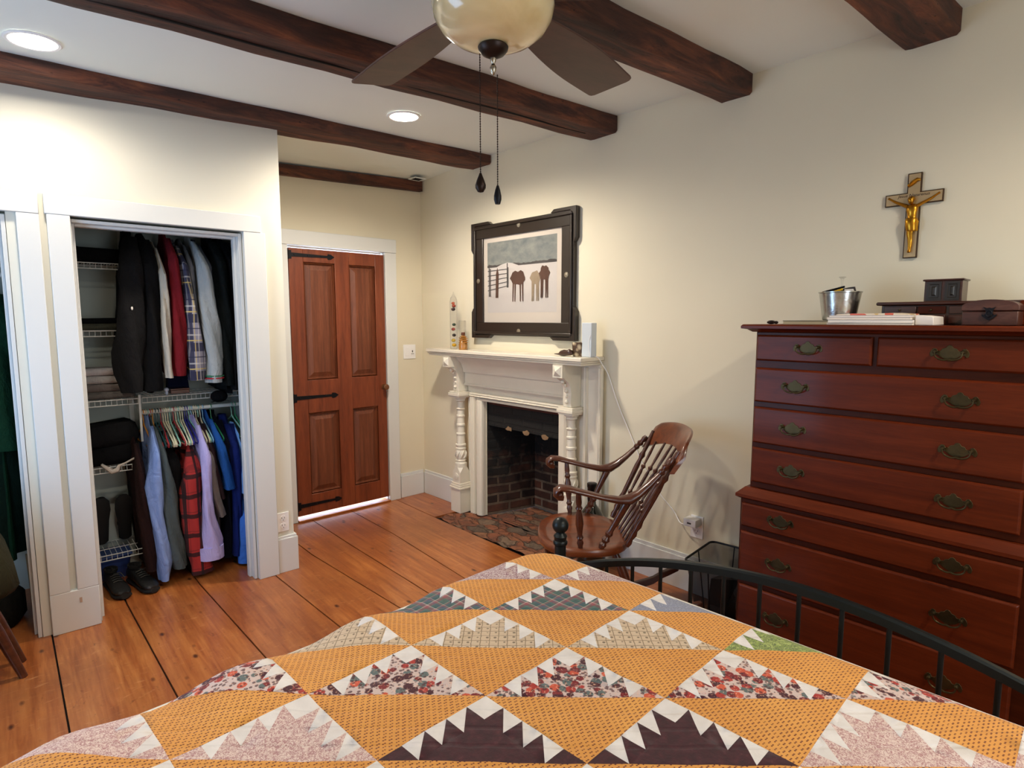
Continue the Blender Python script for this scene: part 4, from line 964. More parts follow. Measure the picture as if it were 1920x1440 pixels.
# quilt ---------------------------------------------------------
def printmat(name,base,fn):
    t=NT(name); uv=t.add('ShaderNodeUVMap'); uv.uv_map='flat'; mp=t.add('ShaderNodeMapping'); t.link(uv.outputs[0],mp.inputs[0])
    v=mp.outputs[0]; c=fn(t,v,mp); t.col(c); t.set(Roughness=.85,Sheen_Weight=.06)
    # stitched diagonal quilting lines and puckers
    w=t.add('ShaderNodeTexWave'); w.wave_type='BANDS'; w.bands_direction='DIAGONAL'; w.inputs['Scale'].default_value=9.5; w.inputs['Distortion'].default_value=.6; w.inputs['Detail'].default_value=1; t.link(uv.outputs[0],w.inputs['Vector'])
    st=t.ramp(w.outputs['Fac'],[(.0,(0,0,0)),(.16,(1,1,1))])
    n=t.noise(uv.outputs[0],38,3,.6); n2=t.noise(uv.outputs[0],600,2,.5)
    h=t.math('ADD',t.math('MULTIPLY',st,.55),t.math('ADD',t.math('MULTIPLY',n,.9),t.math('MULTIPLY',n2,.12)))
    t.bump(h,.5,.006); return t.m
def vor(t,v,scale,feature='F1',rnd=1.0,vecscale=None):
    n=t.add('ShaderNodeTexVoronoi'); n.feature=feature; n.inputs['Scale'].default_value=scale; n.inputs['Randomness'].default_value=rnd; t.link(v,n.inputs['Vector']); return n
def f_yellow(t,v,mp):
    mp.inputs['Rotation'].default_value=(0,0,.6)
    c=t.ramp(t.noise(v,5,3,.5),[(.3,lin('d28f40')),(.7,lin('e0a150'))])
    for off in ((0,0,0),(.0035,.0025,0)):
        m2=t.add('ShaderNodeMapping'); m2.inputs['Location'].default_value=off; m2.inputs['Scale'].default_value=(1,1.35,1); t.link(v,m2.inputs[0])
        n=vor(t,m2.outputs[0],88,'F1',.12)
        c=t.mix(t.ramp(n.outputs['Distance'],[(.14,(1,1,1)),(.2,(0,0,0))]),c,lin('6a2c1c'))
    return c
def f_white(t,v,mp): return t.ramp(t.noise(v,20,3,.5),[(.3,lin('d8d3d0')),(.7,lin('e8e4e2'))])
def f_brown(t,v,mp):
    n=t.noise(v,60,3,.6); return t.ramp(n,[(.4,lin('34131a')),(.6,lin('431a22')),(.75,lin('55292f'))])
def verm(c0,c1,c2=None,sc=150):
    def f(t,v,mp):
        n=t.noise(v,sc,2,.4,1.4); 
        return t.ramp(n,[(.40,lin(c0)),(.46,lin(c1)),(.52,lin(c1)),(.57,lin(c0))])
    return f
def f_floral(t,v,mp):
    c=lin('cdb9b4')
    n=vor(t,v,46); s=t.add('ShaderNodeSeparateXYZ'); t.link(n.outputs['Color'],s.inputs[0])
    pet=t.ramp(s.outputs[0],[(.0,lin('7a1f24')),(.3,lin('a8332c')),(.5,lin('c8553a')),(.6,lin('451824')),(.8,lin('5d6a6a'))],'CONSTANT')
    nz=t.noise(v,160,3,.6)
    msk=t.ramp(t.math('ADD',n.outputs['Distance'],t.math('MULTIPLY',nz,.25)),[(.62,(1,1,1)),(.68,(0,0,0))])
    c=t.mix(msk,c,pet)
    e=vor(t,v,110); e2=t.ramp(t.math('ADD',e.outputs['Distance'],t.math('MULTIPLY',nz,.3)),[(.5,(1,1,1)),(.57,(0,0,0))])
    c=t.mix(t.math('MULTIPLY',e2,.8),c,lin('4a1c26'))
    return t.mix(t.math('MULTIPLY',t.ramp(nz,[(.58,(0,0,0)),(.62,(1,1,1))]),.6),c,lin('e8b79a'))
def f_beige(t,v,mp):
    c=lin('cdb79c')
    br=t.add('ShaderNodeTexBrick'); br.offset=0; br.inputs['Scale'].default_value=1; br.inputs['Brick Width'].default_value=.021; br.inputs['Row Height'].default_value=.021; br.inputs['Mortar Size'].default_value=.0011
    nz=t.add('ShaderNodeTexNoise'); nz.inputs['Scale'].default_value=90; t.link(v,nz.inputs['Vector'])
    mm=t.add('ShaderNodeVectorMath'); mm.operation='MULTIPLY_ADD'; mp.inputs['Rotation'].default_value=(0,0,PI/4); t.link(nz.outputs['Color'],mm.inputs[0]); mm.inputs[1].default_value=(.004,.004,0); t.link(v,mm.inputs[2]); t.link(mm.outputs[0],br.inputs['Vector'])
    c=t.mix(t.math('MULTIPLY',br.outputs['Fac'],.75),c,lin('6e5c44'))
    m2=t.add('ShaderNodeMapping'); m2.inputs['Location'].default_value=(.0105,.0105,0); t.link(v,m2.inputs[0])
    n=vor(t,m2.outputs[0],1/.021,'F1',.15); return t.mix(t.ramp(n.outputs['Distance'],[(.14,(.8,.8,.8)),(.2,(0,0,0))]),c,lin('5a4a3c'))
def f_plaid(t,v,mp):
    s=t.add('ShaderNodeSeparateXYZ'); t.link(v,s.inputs[0]); out=None
    def band(ax,per,stops):
        q=t.math('FRACT',t.math('MULTIPLY',s.outputs[ax],1/per)); return t.ramp(q,stops,'CONSTANT')
    st=[(0,lin('3d5a58')),(.2,lin('4d6b62')),(.3,lin('8a4a52')),(.42,lin('9a6066')),(.5,lin('d8d2c0')),(.53,lin('3f5a5c')),(.7,lin('46546a')),(.82,lin('86565a')),(.92,lin('c8c6ae')),(.94,lin('3d5a58'))]
    return t.mix(.5,band(0,.062,st),band(1,.062,st))
def f_leaf(t,v,mp):
    n=t.noise(v,95,2,.4,1.6); return t.ramp(n,[(.42,lin('8a9c52')),(.47,lin('5e6b44')),(.53,lin('6b784c')),(.57,lin('a3b268'))])
def f_blue(t,v,mp): return t.ramp(t.noise(v,220,2,.5),[(.4,lin('7e8396')),(.65,lin('989cae'))])
QM=dict(yellow=f_yellow,white=f_white,brown=f_brown,pink=verm('ddc8c0','b08484'),floral=f_floral,beige=f_beige,plaid=f_plaid,lavender=verm('cfc0be','7f4a5c',sc=170),green=f_leaf,blue=f_blue,tan=verm('c4a98c','8a6a50',sc=120),navy=f_brown)
qnames=list(QM); qm=[printmat('quilt_'+k,None,f) for k,f in QM.items()]; QI={k:i for i,k in enumerate(qnames)}
AX,AY=.2485,.254
def fabric(i,j):
    k=i+j; sp={(2,-1):'blue',(2,-2):'green',(1,-3):'pink',(-2,0):'pink',(-3,1):'pink',(2,-3):'floral',(-1,-1):'brown',(0,-2):'brown'}
    if (i,j) in sp: return sp[(i,j)]
    return {2:'lavender',3:'yellow',4:'green',1:'plaid',0:'beige',-1:'floral',-2:'pink',-3:'pink',-4:'blue',-5:'floral',-6:'green',-7:'beige',-8:'plaid'}.get(k,'lavender')
m=MB(); bm=m.bm
def poly(i,j,pts,mat):
    m.mi=QI[mat]; m._f([m._v(((i+1-p)*AX,(j+1-q)*AY,0)) for p,q in pts])
for i in range(-6,5):
    for j in range(-7,4):
        fb=fabric(i,j)
        poly(i,j,[(1,1),(0,1),(1,0)],'yellow')
        poly(i,j,[(0,0),(.2,0),(.2,.2),(0,.2)],'white')
        for sw in (0,1):
            f=(lambda P:[(b,a) for a,b in P]) if sw else (lambda P:P)
            for k in (1,2,3):
                a=.2*k; b=a+.2
                poly(i,j,f([(a,0),(b,0),(b,.2)]),'white'); poly(i,j,f([(a,0),(a,.2),(b,.2)]),fb)
            poly(i,j,f([(.8,0),(1,0),(.8,.2)]),fb)
        poly(i,j,[(.2,.2),(.8,.2),(.2,.8)],fb)
smin,smax,tmin,tmax=-1.32,1.06,-1.50,.90
SE,TE,TN=.712,.503,-1.13; RF=.08; RC=.15; ZQ=.755
for s in [smin+.035*i for i in range(int((smax-smin)/.035)+1)]:
    bmesh.ops.bisect_plane(bm,geom=bm.verts[:]+bm.edges[:]+bm.faces[:],plane_co=(s,0,0),plane_no=(1,0,0),clear_inner=(s==smin))
bmesh.ops.bisect_plane(bm,geom=bm.verts[:]+bm.edges[:]+bm.faces[:],plane_co=(smax,0,0),plane_no=(1,0,0),clear_outer=True)
for q in [tmin+.035*i for i in range(int((tmax-tmin)/.035)+1)]:
    bmesh.ops.bisect_plane(bm,geom=bm.verts[:]+bm.edges[:]+bm.faces[:],plane_co=(0,q,0),plane_no=(0,1,0),clear_inner=(q==tmin))
bmesh.ops.bisect_plane(bm,geom=bm.verts[:]+bm.edges[:]+bm.faces[:],plane_co=(0,tmax,0),plane_no=(0,1,0),clear_outer=True)
bmesh.ops.remove_doubles(bm,verts=bm.verts,dist=1e-5)
uvl=bm.loops.layers.uv.new('flat')
for f in bm.faces:
    for l in f.loops: l[uvl].uv=(l.vert.co.x,l.vert.co.y)
from mathutils import noise as mn
for vt in bm.verts:
    s,q,_=vt.co
    cs=min(s,SE-RC); ct=min(max(q,TN+RC),TE-RC)
    dx,dy=s-cs,q-ct; d=math.hypot(dx,dy)
    z=ZQ+.006*mn.noise(Vector((s*3,q*3,1)))+.0025*mn.noise(Vector((s*17,q*17,4)))
    # a few soft folds toward the far left edge
    z+=.012*math.exp(-((q-.42)/.12)**2)*math.sin(s*21+2)*(1 if s<.1 else max(0,1-(s-.1)*4))
    if d>1e-9:
        ux,uy=dx/d,dy/d; a=RC-RF
        # gentle droop toward the rounded edge
        if d<=a: r=d
        elif d<a+RF*PI/2:
            th=(d-a)/RF; r=a+RF*math.sin(th); z-=RF*(1-math.cos(th))
        else:
            e=d-a-RF*PI/2; ph=math.atan2(q-ct,s-cs) ; wv=.5+.5*math.sin((s if abs(uy)>abs(ux) else q)*24+3*ph); r=a+RF+.035*wv*min(1,e/.2); z-=RF+e
        s,q=cs+ux*r,ct+uy*r
    z-=.010*max(0,1-(min(SE-s,TE-q)/.22))**2 if min(SE-s,TE-q)<.22 else 0
    vt.co=(s,q,z)
q_=m.build('quilt',qm,ang=80); q_.location=(BO[0],BO[1],0); q_.rotation_euler=(0,0,A4)
sol=q_.modifiers.new('thickness','SOLIDIFY'); sol.thickness=.008; sol.offset=-1
tag(q_,'patchwork quilt of orange, white sawtooth and print triangles covering the bed','quilt')
m=MB(); pts=[(0,0,0),(.006,.012,.001),(.002,.024,0),(.010,.036,.001),(.02,.042,0),(.022,.05,.0)]
m.tube(pts,.0012,5); o=m.build('loose_thread',plain('thread','b9a58f',.8)); o.location=(.42,.66,ZQ+.004); p_=bw(-.32,-.155,ZQ+.006); o.location=p_; tag(o,'short loose beige thread lying on a dark brown quilt triangle','thread')
# ---------------------------------------------------------------- closet contents
def fab(name,c,var=.08,rough=.9,b=.25,sc=300):
    c=lin(c); t=NT(name); t.set(Roughness=rough,Specular_IOR_Level=.15)
    f=t.noise(t.coord('Object'),6,5,.6); t.col(t.ramp(f,[(.3,tuple(x*(1-var) for x in c)),(.7,tuple(min(1,x*(1+var)) for x in c))]))
    w=t.noise(t.coord('Object',(1,1,.45)),16,4,.6,.8)
    t.bump(t.math('ADD',w,t.math('MULTIPLY',t.noise(t.coord('Object'),sc,2),.05*b/.25)),.55,.03); return t.m
def plaidm(name,base,stripes,per):
    t=NT(name); s=t.add('ShaderNodeSeparateXYZ'); t.link(t.coord('Object'),s.inputs[0]); c=lin(base)
    for col,a,b,f in stripes:
        for ax in (2,0,1):
            q=t.math('FRACT',t.math('MULTIPLY',s.outputs[ax],1/(per if ax else per*.6)))
            k=t.math('MULTIPLY',t.math('GREATER_THAN',q,a),t.math('LESS_THAN',q,b))
            c=t.mix(t.math('MULTIPLY',k,f if ax!=1 else f*.4),c,lin(col))
    t.col(c); t.set(Roughness=.9); return t.m
def garment(name,label,cat,rows,mat,Y,shoulder=None,hem=None,yr=.40,cuff=None,body=True,group=None,seed=0):
    """rows = (z, x0, x1) of the near sleeve/edge; the body hangs behind it toward the closet back"""
    rnd=random.Random(seed); x0=(rows[0][1]+rows[0][2])/2; zt=rows[0][0]
    rt=thing(name,label,cat,(x0,Y+.2,zt+.05),0,group); ox,oy,oz=rt.location
    f=[]
    for (za,a0,a1),(zb,b0,b1) in zip(rows,rows[1:]):
        n=max(2,int(abs(za-zb)/.04))
        for i in range(n):
            s=i/n; s2=s*s*(3-2*s)*.5+s*.5; f.append((za+(zb-za)*s,a0+(b0-a0)*s2,a1+(b1-a1)*s2))
    f.append(rows[-1])
    ph=rnd.uniform(0,6); m=MB(); secs=[]; N=20
    for i,(z,a,b) in enumerate(f):
        cx=(a+b)/2; hw=max((b-a)/2,.006); dy=.05*min(1,(i+1.2)/4)
        top=max(0,1-i/3.)
        pts=[]
        for k in range(N):
            an=2*PI*k/N; wob=1+.13*math.sin(3*an+ph+z*9)+.09*math.sin(5*an+z*19+ph)+.05*math.sin(8*an+z*47)
            pts.append((cx+hw*math.cos(an)*wob-ox,Y+.05*top*2+dy*math.sin(an)*wob-oy,z-oz))
        secs.append(pts)
    m.loft(secs); m.build('sleeve',mat,rt,ang=70)
    if cuff:
        for (c,h0,h1) in cuff:
            z,a,b=f[-1]; cx=(a+b)/2; hw=(b-a)/2+.002
            m=MB(); m.loft([[(cx+hw*1.12*math.cos(2*PI*k/N)-ox,Y+.056*math.sin(2*PI*k/N)-oy,z+hh-oz) for k in range(N)] for hh in (h0,h1)]); m.build('cuff_band',c,rt)
    if body:
        m=MB(); hz=hem if hem is not None else f[-1][0]-.02; secs=[]; M=26; nz=22; zs=zt+.045
        for i in range(nz+1):
            s=i/nz; z=zs-(zs-hz)*s
            # x follows the sleeve rows
            k=min(range(len(f)),key=lambda q:abs(f[q][0]-z)); cx=(f[k][1]+f[k][2])/2; hw=max(.010,min(.022,(f[k][2]-f[k][1])/2))*.9
            w=min(1,.22+s*6.0)*(yr/2); cy=Y+.045+yr/2
            pts=[]
            for q in range(M):
                an=2*PI*q/M; yy=w*math.cos(an); xx=hw*math.sin(an)*(1+.45*math.sin(yy*42+ph+z*3)+.2*math.sin(yy*90+z*14))
                pts.append((cx+xx-ox,cy+yy-oy,z-oz))
            secs.append(pts)
        m.loft(secs); m.build('body',mat,rt,ang=70)
    m=MB(); hx=(rows[0][1]+rows[0][2])/2-ox; cy=.045+yr/2-.2
    return rt
blk=fab('black_cloth','0c0c0e',.3); blk2=fab('charcoal_cloth','131315',.25); dkg=fab('dark_green_cloth','0a1011',.3)
YU=3.72
rod1=thing('closet_rod','white closet rod holding the upper row of jackets','rod',(.66,3.95,1.995))
m=MB(); m.turned((-.45,0,0),(.46,0,0),[(0,.014),(1,.014)],14); m.build('rod',m_whitewire,rod1)
G1=[(1.941,.537,.594),(1.83,.506,.598),(1.718,.486,.596),(1.494,.463,.588),(1.325,.438,.578),(1.211,.446,.571),(1.11,.468,.56)]
G2=[(1.933,.608,.658),(1.779,.599,.669),(1.609,.592,.67),(1.379,.586,.662),(1.205,.571,.657),(1.108,.57,.656)]
G3=[(1.89,.675,.688),(1.782,.672,.7),(1.61,.67,.711),(1.377,.664,.708),(1.23,.671,.705),(1.177,.673,.71)]
G4=[(1.949,.732,.758),(1.786,.725,.772),(1.611,.721,.781),(1.376,.713,.793),(1.227,.705,.782),(1.185,.708,.777)]
G5=[(1.909,.776,.792),(1.788,.778,.815),(1.613,.787,.84),(1.434,.79,.858),(1.253,.789,.871),(1.156,.784,.869)]
G6=[(1.921,.822,.835),(1.79,.82,.852),(1.673,.825,.857),(1.554,.835,.859),(1.434,.842,.861)]
G7=[(1.939,.858,.877),(1.852,.858,.905),(1.734,.86,.932),(1.615,.857,.943),(1.433,.867,.957),(1.249,.879,.967),(1.137,.874,.962)]
G8=[(1.928,.887,.925),(1.796,.905,.955),(1.616,.923,.96),(1.494,.931,.957)]
G9=[(1.949,.948,1.011),(1.738,.949,1.029),(1.494,.948,1.035),(1.245,.959,1.035),(1.112,.964,1.04)]
G10=[(1.954,1.011,1.069),(1.741,1.024,1.067),(1.494,1.023,1.064),(1.243,1.023,1.055),(1.084,1.021,1.051)]
rt=garment('jacket','black jacket with a tiny white chest mark, leftmost on upper closet rod','jacket',G1,blk2,YU,seed=1,hem=1.10)
m=MB(); m.sphere((.529-rt.location[0],3.668-rt.location[1],1.555-rt.location[2]),.006,8,6,(.8,.6,1.6)); m.build('chest_mark',m_paper,rt)
garment('jacket','plain black jacket second from left on the upper closet rod','jacket',G2,blk,YU+.02,seed=2,hem=1.09)
garment('sweatshirt','pale cream long sleeve hanging between black jacket and red sweatshirt','sweatshirt',G3,fab('cream_knit','b9b3a6'),YU,seed=3,hem=1.3)
garment('sweatshirt','dark red sweatshirt on the upper closet rod','sweatshirt',G4,fab('dark_red_knit','6e1820'),YU+.01,seed=4,hem=1.18)
garment('shirt','navy, grey and yellow plaid flannel shirt beside the red sweatshirt','shirt',G5,plaidm('navy_plaid','8b8794',[('23243f',.0,.3,.92),('c9b06a',.36,.40,.9),('d5d0c8',.55,.6,.5),('23243f',.78,.82,.8)],.16),YU,seed=5,hem=1.17)
garment('sweater','thin grey sweater sleeve just behind the plaid flannel shirt','sweater',G6,fab('mid_grey_knit','6f737c'),YU+.04,seed=6,hem=1.4)
g7=fab('light_grey_knit','9aa0a2')
garment('sweatshirt','light grey sweatshirt with green and red striped cuff','sweatshirt',G7,g7,YU-.01,seed=7,hem=1.2,cuff=[(fab('cuff_green','2d6b4a'),.035,.041),(fab('cuff_red','a3262c'),.022,.028)])
garment('sweatshirt','slate grey sweatshirt shoulder hidden behind the striped-cuff sweatshirt','sweatshirt',G8,fab('slate_knit','555b66'),YU+.07,seed=8,hem=1.45)
garment('coat','black coat near right end of the upper closet rod','coat',G9,dkg,YU+.02,seed=9,hem=1.08)
garment('coat','black coat against the right side of the closet','coat',G10,blk,YU+.03,seed=10,hem=1.05)
# a pale plastic hanger head at the top
def hanger_mesh():
    m=MB()
    hook=[(0,.018*math.cos(a)-.0,.033+.018*math.sin(a)) for a in [PI*1.15-PI*1.35*i/9 for i in range(10)]]
    m.tube([(0,-.016,.03)]+[(0,.016*math.cos(PI-PI*1.0*i/8),.034+.016*math.sin(PI*i/8)) for i in range(9)]+[(0,.014,.02),(0,.003,.0),(0,0,-.03)],.0025,7)
    m.tube([(0,0,-.03),(0,-.02,-.045),(0,-.11,-.085),(0,-.195,-.13),(0,-.2,-.14),(0,-.195,-.15),(0,0,-.152),(0,.195,-.15),(0,.2,-.14),(0,.195,-.13),(0,.11,-.085),(0,.02,-.045)],.0042,7,True)
    m.tube([(0,-.19,-.135),(0,-.19,-.135)],.004,6) if False else None
    return m
_hm={}
def hanger(x,zr,colname,c,label,rz=0,Y=3.95):
    if colname not in _hm:
        o=hanger_mesh().build('hanger',plain('hanger_'+colname,c,.35)); _hm[colname]=o
    else:
        o=_hm[colname].copy(); COL.objects.link(o)
    o.location=(x,Y,zr-.035); o.rotation_euler=(0,0,rz)
    tag(o,label,'hanger','plastic hangers on the lower closet rod'); return o
# lower rod and wire shelf
rod2=thing('closet_rod','white closet rod under wire shelf holding shirts and plastic hangers','rod',(.85,3.95,.965))
m=MB(); m.turned((-.268,0,0),(.273,0,0),[(0,.012),(1,.012)],14); m.build('rod',m_whitewire,rod2)
def wshelf(label,x0,x1,z,y0=3.93,y1=4.185,lip=.03,n=None):
    rt=thing('wire_shelf',label,'shelf',((x0+x1)/2,y1,z),0,'white wire shelves in the closet'); a=(x1-x0)/2; d=y0-y1
    m=MB()
    m.tube([(-a,d,0),(a,d,0)],.0032,6); m.tube([(-a,d,-lip),(a,d,-lip)],.0032,6); m.tube([(-a,-.004,0),(a,-.004,0)],.003,6); m.tube([(-a,d/2,-.004),(a,d/2,-.004)],.003,6)
    k=int((x1-x0)/.025); 
    for i in range(k+1):
        x=-a+2*a*i/k; m.tube([(x,-.004,.002),(x,d,.002),(x,d,-lip)] if i%1==0 else [(x,-.004,.002),(x,d,.002)],.0016,4)
    m.build('wire_grid',m_whitewire,rt); return rt
for z,l in ((1.80,'top white wire shelf at left of closet holding black caps'),(1.435,'second white wire shelf down at left side of closet'),(1.05,'wire shelf at left of closet under folded grey clothes'),(.675,'wire shelf at left of closet under black folded pile'),(.172,'lowest white wire shelf holding black shoes in the closet')):
    wshelf(l,.21,.565,z)
wshelf('long white wire shelf above the lower row of hangers',.585,1.12,1.052,3.93)
rt=thing('shelf_upright','white vertical standard and bracket at left end of the wire shelf','bracket',(.575,4.0,.80))
m=MB(); m.box(-.008,-.075,.0,.003,-.06,.27); m.prism([(-.06,.26),(.17,.25),(.17,.235),(-.05,.14)],.006,'yz',-.004); m.build('upright',m_whitewire,rt)
rt=thing('upright_strip','pale vertical shelf standard on the closet back behind the jackets','bracket',(.565,4.187,.2)); m=MB(); m.box(-.012,-.008,0,.012,0,2.1); m.build('strip',m_whitewire,rt)
# lower garments
YL=3.74
L0=[(.80,.519,.543),(.62,.505,.552),(.468,.501,.569),(.283,.511,.577),(.094,.523,.587)]
L1=[(.9,.594,.612),(.729,.574,.623),(.58,.546,.625),(.427,.552,.616),(.269,.566,.631),(.141,.57,.648),(.039,.577,.626)]
L2=[(.891,.614,.632),(.753,.617,.656),(.536,.62,.692),(.349,.618,.695),(.188,.622,.716),(.082,.646,.724)]
L3=[(.78,.65,.70),(.714,.654,.728),(.495,.677,.73),(.274,.683,.732),(.077,.695,.755)]
L4=[(.775,.779,.792),(.669,.743,.82),(.515,.71,.82),(.325,.711,.813),(.195,.723,.806),(.075,.745,.84),(.022,.742,.855)]
L5=[(.88,.831,.848),(.722,.823,.868),(.5,.817,.865),(.371,.808,.873),(.206,.794,.911),(.102,.791,.906)]
L6=[(.853,.85,.864),(.653,.859,.899),(.456,.872,.924),(.334,.892,.948)]
L7=[(.876,.862,.89),(.65,.871,.922),(.434,.906,.953)]
L8=[(.903,.906,.926),(.708,.92,.966),(.541,.941,.997),(.491,.941,1.007)]
L9=[(.881,.94,.999),(.602,.962,1.021),(.342,.952,.997),(.052,.935,.983)]
L10=[(.859,.992,1.046),(.597,.997,1.049),(.333,.991,1.042),(.069,.972,1.021)]
L11=[(.816,1.044,1.056),(.624,1.044,1.072),(.452,1.039,1.073)]
L12=[(.426,1.03,1.069),(.193,1.009,1.07),(.02,1.003,1.065)]
garment('shirt','dark brown shirt at far left of the lower closet row','shirt',L0,fab('dark_brown_cloth','2a1a1a'),YL+.03,seed=21,hem=.08)
garment('dress_shirt','light blue long-sleeved dress shirt nearly touching the floor','shirt',L1,fab('light_blue_cotton','7f98cf',.06),YL-.02,seed=22,hem=.10)
garment('shirt','grey-green button shirt right of the light blue dress shirt','shirt',L2,fab('grey_green_cotton','4f5a5c',.1),YL,seed=23,hem=.12)
garment('trousers','black trousers hanging between grey-green shirt and red plaid shirt','trousers',L3,blk,YL+.06,seed=24,hem=.06)
garment('flannel_shirt','red and black buffalo plaid flannel shirt in the lower row','shirt',L4,plaidm('buffalo_plaid','a82c28',[('1d0d0f',.0,.22,.9),('1d0d0f',.3,.36,.35)],.115),YL-.01,seed=25,hem=.03)
garment('dress_shirt','lavender long-sleeved dress shirt with a wide cuff','shirt',L5,fab('lavender_cotton','b8aee0',.06),YL-.04,seed=26,hem=.12,cuff=[(fab('lavender_cuff','bcb4e6'),.0,.075)])
garment('shirt','taupe shirt sleeve just right of the lavender shirt','shirt',L6,fab('taupe_cotton','7b7370',.1),YL+.01,seed=27,hem=.05)
garment('shirt','dark plum-brown short shirt right of the taupe shirt','shirt',L7,fab('plum_brown','2f2024'),YL+.03,seed=28,hem=.2)
garment('polo_shirt','medium blue short-sleeved shirt in the lower closet row','shirt',L8,fab('medium_blue','1f4f92'),YL,seed=29,hem=.06)
garment('jacket','navy-black jacket behind the medium blue shirt','jacket',L9,fab('navy_black','0f1220'),YL+.07,seed=30,hem=.05)
garment('robe','royal blue robe near right end of the lower closet rod','robe',L10,fab('royal_blue','12215f',.1),YL+.02,seed=31,hem=.06)
garment('shirt','sky blue short shirt pressed against the right closet jamb','shirt',L11,fab('sky_blue','6f9fe0'),YL-.02,seed=32,hem=.45,yr=.3)
garment('shirt','bright blue long shirt tail at right jamb close to the floor','shirt',L12,fab('bright_blue','3f74cf'),YL-.01,seed=33,hem=.03,yr=.3)
HC=[('cream','d9d3b5'),('mint','8fc7b5'),('orange','d9902a'),('teal','1d4a52'),('pale_blue','7fb4d4'),('red','a8323a'),('indigo','2d2f8a'),('green','2f8a5e')]
seq=[(.588,'orange'),(.60,'cream'),(.612,'mint'),(.622,'red'),(.634,'orange'),(.648,'teal'),(.662,'teal'),(.676,'red'),(.688,'cream'),(.70,'cream'),(.712,'cream'),(.724,'mint'),(.742,'red'),(.754,'cream'),(.766,'mint'),(.778,'cream'),(.79,'cream'),(.802,'indigo'),(.814,'indigo'),(.826,'mint'),(.838,'pale_blue'),(.85,'cream'),(.862,'cream'),(.874,'mint'),(.886,'cream'),(.90,'pale_blue'),(.945,'green'),(1.065,'mint'),(1.085,'green')]
hd=dict(HC)
LBL={'cream':'cream plastic hanger on the crowded lower closet rod','mint':'mint green plastic hanger on the lower closet rod','orange':'orange plastic hanger at left end of lower closet rod','teal':'dark teal plastic hanger on the lower closet rod','red':'dull red plastic hanger on the lower closet rod','indigo':'indigo plastic hanger mid lower closet rod','pale_blue':'pale blue plastic hanger on the lower closet rod','green':'green plastic hanger toward right end of the lower closet rod'}
rnd=random.Random(9)
for x,cn in seq: hanger(x,.965,cn,hd[cn],LBL[cn],rnd.uniform(-.06,.10)+.03)
# things on the long shelf
o=MB().sphere((0,0,.03),.013,12,8,(1,1,1)).lathe([(.006,0),(.009,.012),(.008,.022),(0,.024)],(0,0,0),12).build('figurine',plain('white_glaze','c9d8f2',.15,coat=.8)); o.location=(.715,3.955,1.056); tag(o,'small glossy white rounded figurine on the long wire shelf','figurine')
r=thing('wooden_box','flat brown wooden box on the long wire shelf','box',(.79,4.02,1.056)); m=MB(); m.box(-.05,-.05,0,.05,.05,.022); m.build('box_body',m_seat,r,bevel=.002); m=MB(); m.box(-.052,-.052,.023,.052,.052,.03); m.build('box_lid',m_seat,r,bevel=.001)
r=thing('handbag','navy bag standing on the long wire shelf under red sleeve','bag',(.80,4.09,1.056)); m=MB(); m.loft([rc(a,b,.015,z) for a,b,z in ((.055,.03,0),(.06,.035,.02),(.055,.03,.10),(.04,.01,.115))]); m.build('bag_body',fab('navy_canvas','171c3a'),r)
r=thing('cap','black cap hanging over right end of the long wire shelf','cap',(.985,3.90,1.03)); m=MB(); m.sphere((0,0,.0),.05,18,12,(1,.6,.75)); m.build('crown',blk,r); m=MB(); m.loft([ell((x,-.025,-.02-abs(x)*.2),.002,.018,8) for x in (-.05,-.02,.02,.05)]); m.build('brim',blk2,r)
# left shelves
def folded(name,label,cat,x,y,z,w,d,h,mat,seed=0):
    rnd=random.Random(seed); m=MB(); secs=[]
    for i in range(6):
        s=i/5; zz=h*s; g=.86+.14*math.sin(PI*min(1,max(0,s*.9+.05)))
        pts=[]
        for p_ in rc(w/2*g,d/2*g,.03,0): pts.append((p_[0]*(1+.04*rnd.uniform(-1,1)),p_[1]*(1+.04*rnd.uniform(-1,1)),zz+(.12*h*math.sin(p_[0]*40+seed) if i>0 else 0)))
        secs.append(pts)
    m.loft(secs); o=m.build(name,mat,ang=70); o.location=(x,y,z); return tag(o,label,cat)
folded('cap','rumpled black caps pile on the top left wire shelf','cap',.43,4.04,1.806,.26,.2,.085,blk,1)
folded('folded_shirt','flat black folded cloth on the top left shelf edge','clothes',.30,4.04,1.806,.14,.2,.03,blk2,2)
folded('folded_shirt','thin black folded garment on second wire shelf','clothes',.40,4.05,1.474,.3,.2,.03,blk,3)
folded('folded_shirt','olive grey folded garment under the thin black one','clothes',.40,4.05,1.440,.28,.2,.032,fab('olive_grey','4c4c40'),4)
folded('folded_sweater','lowest striped grey folded garment on third shelf','clothes',.40,4.05,1.056,.32,.22,.04,fab('stripe_grey','5f5a56'),5)
folded('folded_sweater','taupe folded garment second from bottom on third shelf','clothes',.395,4.05,1.098,.31,.21,.042,fab('taupe_fold','6a625e'),6)
folded('folded_sweater','pale grey folded garment in the middle of third shelf','clothes',.39,4.05,1.142,.29,.2,.045,fab('pale_grey_fold','a3a09e'),7)
folded('folded_sweater','light grey folded garment topmost on third shelf pile','clothes',.385,4.05,1.189,.27,.2,.04,fab('light_grey_fold','b9b4b6'),8)
folded('folded_trousers','big black folded garment on fourth shelf of closet','clothes',.40,4.05,.682,.32,.22,.10,blk,9)
folded('folded_sweater','black sweater heaped on top of the fourth shelf pile','clothes',.41,4.05,.785,.31,.21,.12,blk2,10)
